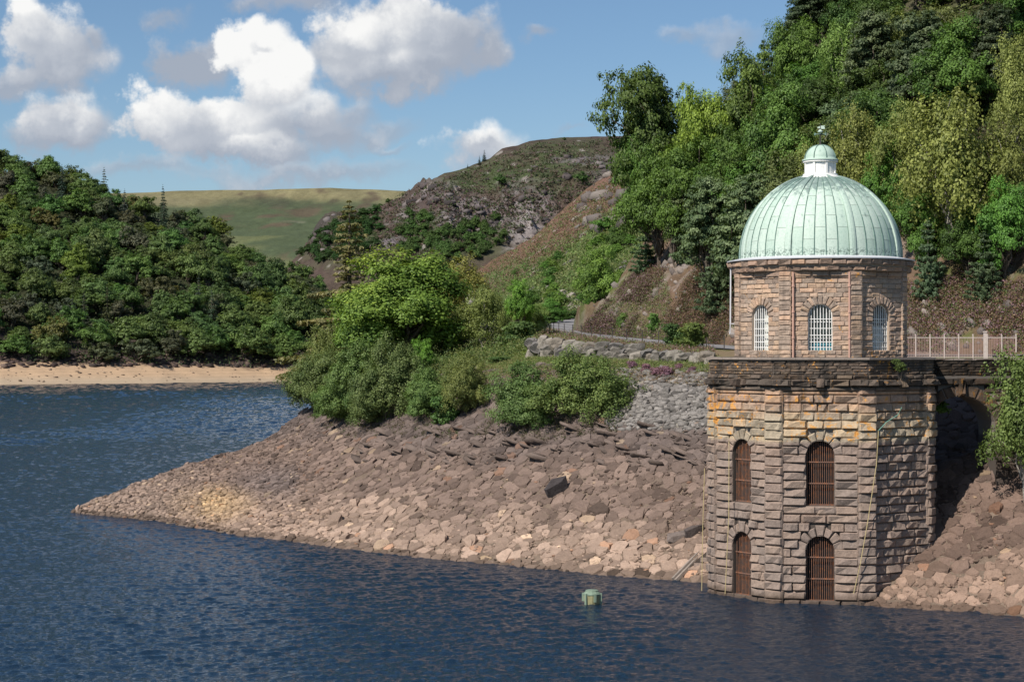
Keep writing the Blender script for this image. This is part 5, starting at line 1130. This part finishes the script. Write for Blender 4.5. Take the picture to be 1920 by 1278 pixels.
def stone_col(px, py, z, n):
    pale = np.array((.315, .228, .175)); mid_ = np.array((.18, .13, .105)); dark = np.array((.135, .105, .092))
    f = float(sm(np.array(z + n * 1.5), 1.0, 3.6)); c = pale * (1 - f) + mid_ * f; f = float(sm(np.array(z + n), 5.0, 7.6)); c = c * (1 - f) + dark * f
    if 1150 < px < 1345 and py < 812: g_ = float(sm(np.array(812 - py + 14 * n), 0, 18)); c = c * (1 - g_) + np.array((.20, .185, .17)) * g_
    if px < 560: b_ = float(blob(np.array(px), np.array(py), 400, 945, 75, 34)); c = c * (1 - .75 * b_) + np.array((.42, .29, .16)) * .75 * b_; b_ = float(blob(np.array(px), np.array(py), 520, 905, 80, 34)); c = c * (1 - .7 * b_) + np.array((.15, .12, .11)) * .7 * b_
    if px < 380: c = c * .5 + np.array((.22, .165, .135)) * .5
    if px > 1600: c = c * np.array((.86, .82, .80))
    if z < .26: c = c * .5
    v = rs.uniform(.66, 1.24); q_ = rs.random()
    if q_ < .02: c = c * 1.45 + np.array((.04, .03, .0))
    elif q_ < .04: c = c * np.array((1.18, .98, .84))
    elif q_ < .16: c = c * .62
    return c * v
items = []
for q_ in seeds:
    P_ = cell_poly(q_)
    if not P_ or len(P_) < 3: continue
    x, y, r_, z, px, py = q_[:6]
    # drop nearly coincident corners
    PP = []
    for p in P_:
        if not PP or (p[0] - PP[-1][0]) ** 2 + (p[1] - PP[-1][1]) ** 2 > (.06 * r_) ** 2 * 4: PP.append(p)
    if len(PP) < 3: continue
    if r_ > .5:   # broken, uneven outline
        Q_ = []
        for a, b_ in zip(PP, PP[1:] + PP[:1]):
            Q_.append((a[0] + rs.uniform(-.05, .05) * r_, a[1] + rs.uniform(-.04, .04) * r_))
            if (a[0] - b_[0]) ** 2 + (a[1] - b_[1]) ** 2 > (.5 * r_) ** 2: f_ = rs.uniform(.35, .65); Q_.append((a[0] * (1 - f_) + b_[0] * f_ + rs.uniform(-.07, .07) * r_, a[1] * (1 - f_) + b_[1] * f_ + rs.uniform(-.06, .06) * r_))
        PP = Q_
    cx = sum(p[0] for p in PP) / len(PP); cy = sum(p[1] for p in PP) / len(PP); e = .35
    gx = ((gz(x + e, y) or z) - (gz(x - e, y) or z)) / (2 * e); gy_ = ((gz(x, y + e) or z) - (gz(x, y - e) or z)) / (2 * e)
    jag = rs.random(); gx += rs.uniform(-.05, .05) * (1 + jag); gy_ += rs.uniform(-.07, .05) * (1 + jag * 1.5); h_ = rs.uniform(.03, .13) * (1 + 1.2 * (rs.random() < .12)) * (r_ / .75) ** .5 + .02; sh = rs.uniform(.94, 1.02)
    pl = lambda a, b_: z + (a - x) * gx + (b_ - y) * gy_
    n = len(PP); V = []
    for (k, hh, jt) in ((sh, -.22, 0), (sh * .99, h_ * .55, .04), (sh * rs.uniform(.78, .93), h_, .07)):
        for p in PP:
            a = cx + (p[0] - cx) * k + rs.uniform(-jt, jt) * r_; b_ = cy + (p[1] - cy) * k + rs.uniform(-jt, jt) * r_; V.append((a, b_, pl(a, b_) + hh + rs.uniform(-.25, .25) * h_ * (hh > 0)))
    ox, oy = cx + rs.uniform(-.2, .2) * r_, cy + rs.uniform(-.15, .15) * r_; V.append((ox, oy, pl(ox, oy) + h_ * rs.uniform(.8, 1.5)))
    F = [(i * n + k, i * n + (k + 1) % n, (i + 1) * n + (k + 1) % n, (i + 1) * n + k) for i in range(2) for k in range(n)] + [(2 * n + k, 2 * n + (k + 1) % n, 3 * n) for k in range(n)]
    area = sum(a[0] * b_[1] - b_[0] * a[1] for a, b_ in zip(PP, PP[1:] + PP[:1])) / 2
    items.append((abs(area) / y ** 2 * (1.0 if 100 < px < 1925 else 0) * (0 if 1330 < px < 1640 and y > 100 else 1), V, F, tuple(stone_col(px, py, z, float(fbm(x * .3, y * .3, 3, 3)) * 1.2)), (cx, cy, z)))
items.sort(key=lambda i_: -i_[0]); st = MB()
for k, (ar, V, F, c_, org) in enumerate(items):
    if k < 298:
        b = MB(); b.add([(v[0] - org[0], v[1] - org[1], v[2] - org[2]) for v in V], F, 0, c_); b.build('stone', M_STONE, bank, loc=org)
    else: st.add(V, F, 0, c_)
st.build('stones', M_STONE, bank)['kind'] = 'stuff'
# --- loose chunks
def chunk_mesh(name, seed, flat=.5, mat_=None, n_=1, col=(1, 1, 1)):
    rg = np.random.default_rng(seed); bmv = []; import bmesh
    bm = bmesh.new(); bmesh.ops.create_icosphere(bm, subdivisions=n_, radius=.5)
    for v in bm.verts:
        d = np.array(v.co); d = np.sign(d) * abs(d) ** .6; v.co = Vector(d * rg.uniform(.68, 1.18, 3) * np.array([1, .8, flat]))
    me = bpy.data.meshes.new(name); bm.to_mesh(me); bm.free(); me.materials.append(mat_ or M_STONE)
    a = me.attributes.new('col', 'FLOAT_COLOR', 'POINT'); a.data.foreach_set('color', np.tile(np.array((*col, 1), np.float32), len(me.vertices))); return me
def scatter_chunks(name, key, n, px0, px1, py0, py1, smin, smax, colf, parent=None, poly=None, flat=(.35, .7), seed=1, sink=.25, rot=None, ymax=9999):
    rg = random.Random(seed); nr = np.random.default_rng(seed); VV, FF, CC = [], [], []; nb = 0; k = 0
    base = [np.array([tuple(v.co) for v in chunk_mesh('chunk', 900 + i, 1.0).vertices]) for i in range(6)]; fc = np.array([tuple(p.vertices) for p in bpy.data.meshes['chunk'].polygons])
    for _ in range(n * 4):
        px, py = rg.uniform(px0, px1), rg.uniform(py0, py1)
        if poly and not inpoly(px, py, poly): continue
        p = hit(px, py, key)
        if p is None or p.y > ymax: continue
        s_ = smin + (smax - smin) * rg.random() ** 2.2; V = base[rg.randrange(6)] * np.array([s_ * rg.uniform(.8, 1.5), s_, s_ * rg.uniform(*flat)])
        a, t_ = rg.uniform(0, 6.28), rg.uniform(-.4, .4); ca, sa = math.cos(a), math.sin(a); ct, st_ = math.cos(t_), math.sin(t_)
        V = V @ np.array([[1, 0, 0], [0, ct, -st_], [0, st_, ct]])
        if rot is None: V = V @ np.array([[ca, -sa, 0], [sa, ca, 0], [0, 0, 1]])
        else: cr, sr = math.cos(rot + rg.uniform(-.15, .15)), math.sin(rot); V = V @ np.array([[cr, 0, sr], [0, 1, 0], [-sr, 0, cr]])
        V = V + np.array([p.x, p.y, p.z + s_ * (.3 - sink)]); VV.append(V); FF.append(fc + nb); nb += len(V); CC.append(np.tile(colf(px, py, p, rg), (len(V), 1))); k += 1
        if k >= n: break
    if not VV: print('nothing for', name); return
    o_ = link(name, mesh_np(name, np.concatenate(VV), np.concatenate(FF), col=np.clip(np.concatenate(CC), 0, 1), mats=[M_STONE]), parent); o_['kind'] = 'stuff'; return o_
def cbank(px, py, p, rg): return stone_col(px, py, p.z, 0) * rg.uniform(.7, 1.2)
o_ = scatter_chunks('rubble', 'bank', 5200, 140, 620, 790, 1020, .10, .42, cbank, bank, [(150, 965), (150, 945), (350, 860), (560, 785), (640, 800), (620, 1015), (450, 1000), (270, 975)], seed=3)
o_ = scatter_chunks('rubble', 'bank', 6500, 560, 1330, 790, 1085, .06, .30, cbank, bank, seed=4)
o_ = scatter_chunks('rubble', 'bank', 1600, 1620, 1915, 830, 1150, .06, .30, cbank, bank, seed=5)
o_ = scatter_chunks('rubble', 'bank', 1300, 1140, 1335, 692, 806, .12, .55, lambda px, py, p, rg: np.array((.20, .185, .17)) * rg.uniform(.5, 1.4), bank, seed=6)
o_ = scatter_chunks('ledges', 'bank', 110, 640, 1330, 795, 870, .5, 1.7, lambda px, py, p, rg: np.array((.145, .112, .095)) * rg.uniform(.75, 1.2), bank, flat=(.07, .16), seed=7, sink=.30, rot=-.35)
# --- single boulders
for (px, py, w_, h_, c_, lab, ry) in ((1043, 925, 1.5, .95, (.06, .052, .052), 'dark upright slab of rock alone in the middle of the stony bank', -.5), (1300, 1002, 1.2, .6, (.085, .07, .065), 'dark angular boulder on the bank close to the tower', -.3), (1275, 1008, 1.5, .4, (.16, .13, .115), 'flat tilted boulder beside the dark angular one near the tower', -.15)):
    p = hit(px, py); me = chunk_mesh('boulder', int(px) + 5, .75, n_=1, col=c_); o_ = link('boulder', me, loc=(p.x, p.y, p.z + h_ * .3), scale=(w_, w_ * .55, h_ * 1.6)); o_.rotation_euler = (.2, ry, .2); tag(o_, lab, 'boulder')
p = hit(1712, 640, 'bank')
# --- boulder wall below the road
bw_ = link('boulder_wall', None, loc=(at(1160, 0, 142).x, 142, 13)); tag(bw_, 'rough grey retaining wall of big boulders along the road verge', 'wall')
CH = [chunk_mesh('boulder', 300 + i, .8, n_=2, col=c_) for i, c_ in enumerate([(.17, .155, .135), (.22, .20, .17), (.13, .12, .105), (.19, .165, .135), (.15, .14, .13), (.25, .225, .19)])]
for row in range(3):
    px = 998.0
    while px < 1338:
        f_ = (px - 1000) / 330; Y = float(np.interp(px, [a[0] for a in rE], [a[1] for a in rE])) + .25 * row; x = (px - 960) / FPX * Y; zt = float(np.interp(px, [a[0] for a in rF], [a[2] for a in rF])); zb_ = float(np.interp(px, [a[0] for a in rE], [a[2] for a in rE]))
        w_ = rs.uniform(.5, 1.15); hh = max(.40, (zt - zb_ + .25) / 2.5); z = zb_ + hh * .35 + row * hh * .82 + rs.uniform(-.08, .08)
        if not (row == 2 and px > 1200):
            o_ = link('boulder', rs.choice(CH), bw_, loc=Vector((x, Y, z)) - bw_.location, rz=rs.uniform(-.4, .4), scale=(w_ * 1.05, .9, hh * 1.75 * rs.uniform(.85, 1.2))); o_.rotation_euler = (rs.uniform(-.15, .15), rs.uniform(-.25, .25), rs.uniform(-.3, .3))
        px += w_ * .9 / Y * FPX
# --- estate fence beside the road
fn = link('estate_fence', None, loc=(at(1180, 0, 165).x, 165, 14)); tag(fn, 'thin dark iron estate fence running along the near edge of the road', 'fence')
FL = side(3.3); fp = []; acc = 0
for i in range(1, len(FL)):
    px = 960 + FL[i].x / FL[i].y * FPX
    if px > 1372 or FL[i].y > 197: continue
    seg = (FL[i] - FL[i - 1]).length; acc += seg
    if acc > 1.75 or not fp: acc = 0; z = gz(FL[i].x, FL[i].y); fp.append(Vector((FL[i].x, FL[i].y, z - .05)))
pm = MB(); pm.box(-.035, .035, -.035, .035, 0, 1.25); pmesh = pm.mesh('post', M_IRON)
for p in fp: link('post', pmesh, fn, loc=p - fn.location)
for h_ in (.25, .48, .71, .94, 1.18): b = MB(); b.tube([p - fn.location + Vector((0, 0, h_)) for p in fp], .016, 4); b.build('rail', M_IRON, fn)
# --- white railing behind the bridge
rl_ = link('iron_railing', None, loc=(at(1790, 0, 123).x, 123, 13)); tag(rl_, 'weathered white iron railing with thin rods behind the bridge', 'railing')
xs0, xs1 = at(1690, 0, 123).x - rl_.location.x, at(1905, 0, 123).x - rl_.location.x; npst = 9
pm = MB(); pm.box(-.035, .035, -.035, .035, -.4, 1.50); pm.tube([(0, 0, 1.5), (0, 0, 1.56), (0, 0, 1.62)], [.03, .055, .01], 6); pmesh = pm.mesh('post', M_RAIL); rm = MB(); rm.box(-.012, .012, -.012, .012, .05, 1.40); rmesh = rm.mesh('rod', M_ROD)
for i in range(npst): link('post', pmesh, rl_, loc=(xs0 + (xs1 - xs0) * i / (npst - 1), 0, 0))
for i in range(72): link('rod', rmesh, rl_, loc=(xs0 + (xs1 - xs0) * (i + .5) / 72, 0, 0))
for z_ in (.1, 1.36): b = MB(); b.box(xs0, xs1, -.02, .02, z_, z_ + .05); b.build('rail', M_RAIL, rl_)
gp = at(1847, 660, 122); b = MB(); b.box(-.09, .09, -.09, .09, -.8, 1.42); b.box(-.12, .12, -.12, .12, 1.42, 1.5); o_ = b.build('gate_post', M_RAIL, loc=(gp.x, 122, 13.3)); tag(o_, 'stout pale gate post standing in line with the white railing', 'gate post')
# ================================================================== ground cover
def cover(name, label, key, n, poly, size, hgt, rad, lf, cols, seed, parent=None, asp=.5, zmax=None, sel=None):
    rg = random.Random(seed); nr = np.random.default_rng(seed); C, N, K = [], [], []
    x0, x1 = min(p[0] for p in poly), max(p[0] for p in poly); y0, y1 = min(p[1] for p in poly), max(p[1] for p in poly); k = 0
    for _ in range(n * 5):
        px, py = rg.uniform(x0, x1), rg.uniform(y0, y1)
        if not inpoly(px, py, poly): continue
        p = hit(px, py, key)
        if p is None or (sel and not sel(px, py, p, rg)): continue
        r_ = rad * rg.uniform(.5, 1.3); o = nr.normal(size=(lf, 3)) * np.array([r_ * .5, r_ * .5, 0]); o[:, 2] = abs(nr.normal(size=lf)) * hgt * .5 * (1 - .3 * np.linalg.norm(o[:, :2], axis=1) / r_)
        C.append(np.array(p) + o); nn_ = nr.normal(size=(lf, 3)) * .6 + np.array([0, -.3, .5]); N.append(nn_); c_ = np.array(rg.choice(cols)) * rg.uniform(.75, 1.25); K.append(c_ * nr.uniform(.7, 1.3, (lf, 1))); k += 1
        if k >= n: break
    if not C: print('nothing for', name); return
    V, F = leaf_quads(np.concatenate(C), np.concatenate(N), size, nr, asp); o_ = link(name, mesh_np(name, V, F, col=np.repeat(np.clip(np.concatenate(K), 0, 1), 4, 0), mats=[M_LEAF]), parent); tag(o_, None if parent else label, None, kind='stuff'); return o_
HE = [(.17, .095, .11), (.13, .07, .07), (.12, .08, .055), (.10, .08, .04)]; BR = [(.13, .085, .045), (.10, .075, .035), (.16, .10, .05)]; GR = [(.07, .11, .02), (.10, .14, .03), (.13, .15, .04)]
cover('heather', 'purple heather and bracken covering the rocky bank above the road', 'hillside', 2200, [(1088, 622), (1120, 590), (1160, 540), (1195, 500), (1230, 520), (1200, 580), (1180, 640)], .16, .5, .55, 18, HE + [(.10, .11, .04)], 11, sel=lambda px, py, p, rg: vn(p.x * .8 - p.z * .6, p.z * .4, 5) > .24)
cover('heather', 'brown heather and dry bracken on the slope left of the tower', 'hillside', 3200, [(1180, 640), (1200, 560), (1240, 450), (1380, 520), (1390, 655)], .16, .5, .6, 14, BR + [HE[1], (.07, .10, .03)], 12, sel=lambda px, py, p, rg: vn(p.x * .6 - p.z * .5, p.z * .3, 5) > .38)
cover('heather', 'brown heather and scrub on the slope right of the dome', 'hillside', 4200, [(1700, 440), (1920, 440), (1920, 660), (1700, 660)], .16, .6, .6, 14, BR + [HE[1], (.08, .12, .03), (.19, .10, .13)], 13, sel=lambda px, py, p, rg: vn(p.x * .6 - p.z * .5, p.z * .3, 5) > .42)
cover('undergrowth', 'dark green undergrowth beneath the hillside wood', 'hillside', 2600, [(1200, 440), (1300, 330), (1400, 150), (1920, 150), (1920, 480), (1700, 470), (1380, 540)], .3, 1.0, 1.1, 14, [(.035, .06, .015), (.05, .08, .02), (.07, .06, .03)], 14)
cover('verge_plants', 'heather and rough grass on the verge between boulder wall and fence', 'bank', 2300, [(1000, 640), (1015, 615), (1100, 632), (1200, 645), (1335, 655), (1335, 672), (1220, 662), (1100, 652)], .13, .4, .45, 16, BR + HE[:2] + GR[:2], 15)
cover('grass', 'green grass along the foot of the boulder wall', 'bank', 3600, [(880, 640), (1000, 668), (1335, 680), (1335, 700), (1180, 694), (1000, 694), (900, 715), (870, 690)], .13, .22, .4, 16, GR + [(.17, .15, .06)], 16, asp=.3)
cover('dry_grass', 'tan dry grass and moss on the upper bank', 'bank', 1500, [(880, 700), (1000, 690), (1330, 696), (1330, 725), (1180, 712), (1000, 712), (905, 745)], .13, .16, .4, 12, [(.24, .17, .09), (.16, .14, .05), (.20, .12, .08)], 17, asp=.3)
cover('brambles', 'green brambles and weeds on the promontory between the trees', 'bank', 3000, [(600, 600), (1010, 600), (1010, 660), (880, 690), (860, 740), (620, 780)], .2, .8, .7, 14, GR + [(.05, .09, .02)], 18)
cover('road_verge', 'rough grass and heather at the foot of the rocks beside the road', 'hillside', 900, [(1092, 612), (1190, 640), (1340, 652), (1340, 640), (1190, 622)], .13, .4, .4, 14, GR + HE[:2], 19)
cover('slope_bracken', 'green bracken and grass low on the valley slope', 'heather_slope', 3800, [(930, 545), (1010, 500), (1090, 440), (1160, 390), (1220, 370), (1220, 600), (960, 600)], .5, .9, 1.4, 9, [(.085, .13, .03), (.11, .16, .035), (.07, .10, .03), (.14, .15, .05)], 24)
cover('slope_heather', 'heather and bracken tufts across the valley slope', 'heather_slope', 3000, [(890, 510), (1000, 445), (1100, 365), (1200, 300), (1260, 300), (1200, 380), (1090, 450), (1000, 520), (930, 560)], .5, .8, 1.6, 9, [(.13, .08, .05), (.15, .085, .07), (.075, .11, .03), (.095, .13, .035)], 20)
for i, (px, py, w_, lab) in enumerate(((1187, 684, 24, 'leftmost purple heather clump at the foot of the boulder wall'), (1212, 686, 20, 'brownish heather clump beside the leftmost purple one'), (1232, 697, 26, 'purple heather clump on the edge of the grey rubble'), (1252, 698, 30, 'biggest purple heather clump above the grey rubble'), (1272, 684, 18, 'tall purple heather clump right of the biggest one'), (1297, 690, 18, 'heather clump closest to the tower parapet'))):
    p = hit(px, py + 8); KINDS.setdefault('heather', None)
    if KINDS['heather'] is None: broadleaf('heather', 60, 1, 1.4, 10, 2600, .10, (.12, .055, .075), (.26, .13, .18), z0=0, lobe=.26, subr=.45, tr=.02, stems=3)
    plant('heather', (p.x, p.y, p.z - .1), w_ * .8 / FPX * p.y, w_ / FPX * p.y, (1, 1, 1), 'heather_clump', lab, 'heather', parts=('stems', 'foliage'))
# pale boulders on the valley slope
rs = random.Random(91); k = 0
for _ in range(400):
    px, py = rs.uniform(960, 1200), rs.uniform(330, 590)
    if py < np.interp(px, [890, 1000, 1100, 1190], [515, 460, 385, 320]): continue
    p = hit(px, py, 'heather_slope')
    if p is None or p.y > 600: continue
    s_ = rs.uniform(.4, 1.3) * (1 if rs.random() < .85 else 1.7); o_ = link('boulder', CH[rs.randrange(6)], loc=(p.x, p.y, p.z + s_ * .1), rz=rs.uniform(0, 6), scale=(s_ * 1.9, s_, s_ * .7)); o_.rotation_euler = (0, -.5, rs.uniform(-.5, .5)); tag(o_, 'pale boulder lying on the open valley slope', 'boulder', 'boulders on the valley slope'); k += 1
    if k >= 46: break
# rock ribs on the bank above the road and right of the tower
def crk(px, py, p, rg): return np.array(rg.choice([(.20, .17, .15), (.16, .14, .125), (.23, .195, .17), (.13, .11, .10)])) * rg.uniform(.8, 1.2)
scatter_chunks('rock_ribs', 'hillside', 90, 1110, 1380, 480, 640, .2, .9, crk, hillside, flat=(.5, .8), seed=21, sink=.42, rot=-.75)
scatter_chunks('rock_ribs', 'hillside', 90, 1700, 1918, 540, 660, .2, 1.0, crk, hillside, flat=(.5, .8), seed=22, sink=.42, rot=-.75)

def chill(px, py, p, rg): return np.array(rg.choice([(.11, .095, .095), (.085, .072, .07), (.16, .14, .135), (.05, .044, .044)])) * rg.uniform(.8, 1.2)
for i, (x0, x1, y0, y1, n_, s1) in enumerate(((750, 860, 345, 410, 90, 6), (820, 940, 385, 435, 150, 5), (940, 1040, 350, 460, 160, 5), (1060, 1190, 290, 340, 60, 6), (570, 640, 400, 470, 50, 6), (900, 1130, 270, 345, 40, 4))):
    scatter_chunks('crag_rocks', 'rocky_hill', n_ // 2, x0, x1, y0, y1, .8, s1, chill, flat=(.4, .9), seed=40 + i, sink=.3, ymax=1450)['label'] = 'broken grey rock and scree on the crags of the far hill'
cover('hill_scrub', 'dark scrub and heather on the rocky hill', 'rocky_hill', 2600, [(560, 480), (640, 400), (800, 350), (1000, 270), (1160, 262), (1100, 370), (940, 460), (700, 500)], 1.6, 2.2, 2.6, 8, [(.07, .05, .035), (.045, .06, .025), (.09, .055, .05), (.05, .07, .02)], 50)

scatter_chunks('shore_debris', 'wooded_hill', 600, -30, 560, 664, 688, .6, 2.8, lambda px, py, p, rg: np.array(rg.choice([(.07, .05, .045), (.11, .08, .065), (.05, .04, .035)])) * rg.uniform(.7, 1.3), seed=60, flat=(.4, .8))['label'] = 'dark broken rock at the foot of the far wood'
scatter_chunks('shore_debris', 'wooded_hill', 110, -30, 545, 690, 716, .3, 1.3, lambda px, py, p, rg: np.array((.20, .15, .11)) * rg.uniform(.6, 1.4), seed=61)['label'] = 'loose stones on the pale far beach'

scatter_chunks('slope_crags', 'heather_slope', 110, 1090, 1215, 305, 430, .6, 5.0, lambda px, py, p, rg: np.array(rg.choice([(.20, .175, .155), (.15, .13, .12), (.11, .095, .09)])) * rg.uniform(.8, 1.2), seed=70, flat=(.5, 1.1), sink=.30)['label'] = 'grey crags and broken rock on the upper valley slope'
cover('wood_floor', 'dark undergrowth between the trees across the water', 'wooded_hill', 2600, [(0, 330), (200, 380), (400, 445), (620, 590), (560, 690), (0, 680)], 1.3, 4, 4, 8, [(.03, .05, .015), (.045, .065, .02), (.05, .05, .025)], 71)

cover('bank_scrub', 'green and brown scrub over the rocky bank beside the road bend', 'hillside', 1100, [(1092, 622), (1150, 560), (1230, 500), (1260, 560), (1250, 645)], .15, .5, .5, 14, [(.09, .12, .035), (.11, .14, .04), (.12, .10, .05), (.19, .11, .125)], 80, sel=lambda px, py, p, rg: vn(p.x * .5 + p.z * .7, p.z * .9, 8) > .42)
cover('bank_weeds', 'dead grass and litter along the foot of the bushes', 'bank', 900, [(560, 778), (700, 785), (920, 762), (1190, 765), (1190, 812), (1000, 832), (900, 822), (640, 822)], .12, .35, .22, 12, [(.07, .06, .03), (.10, .08, .045), (.06, .08, .025)], 81, sel=lambda px, py, p, rg: vn(p.x * .9, p.y * .9, 8) > .5)
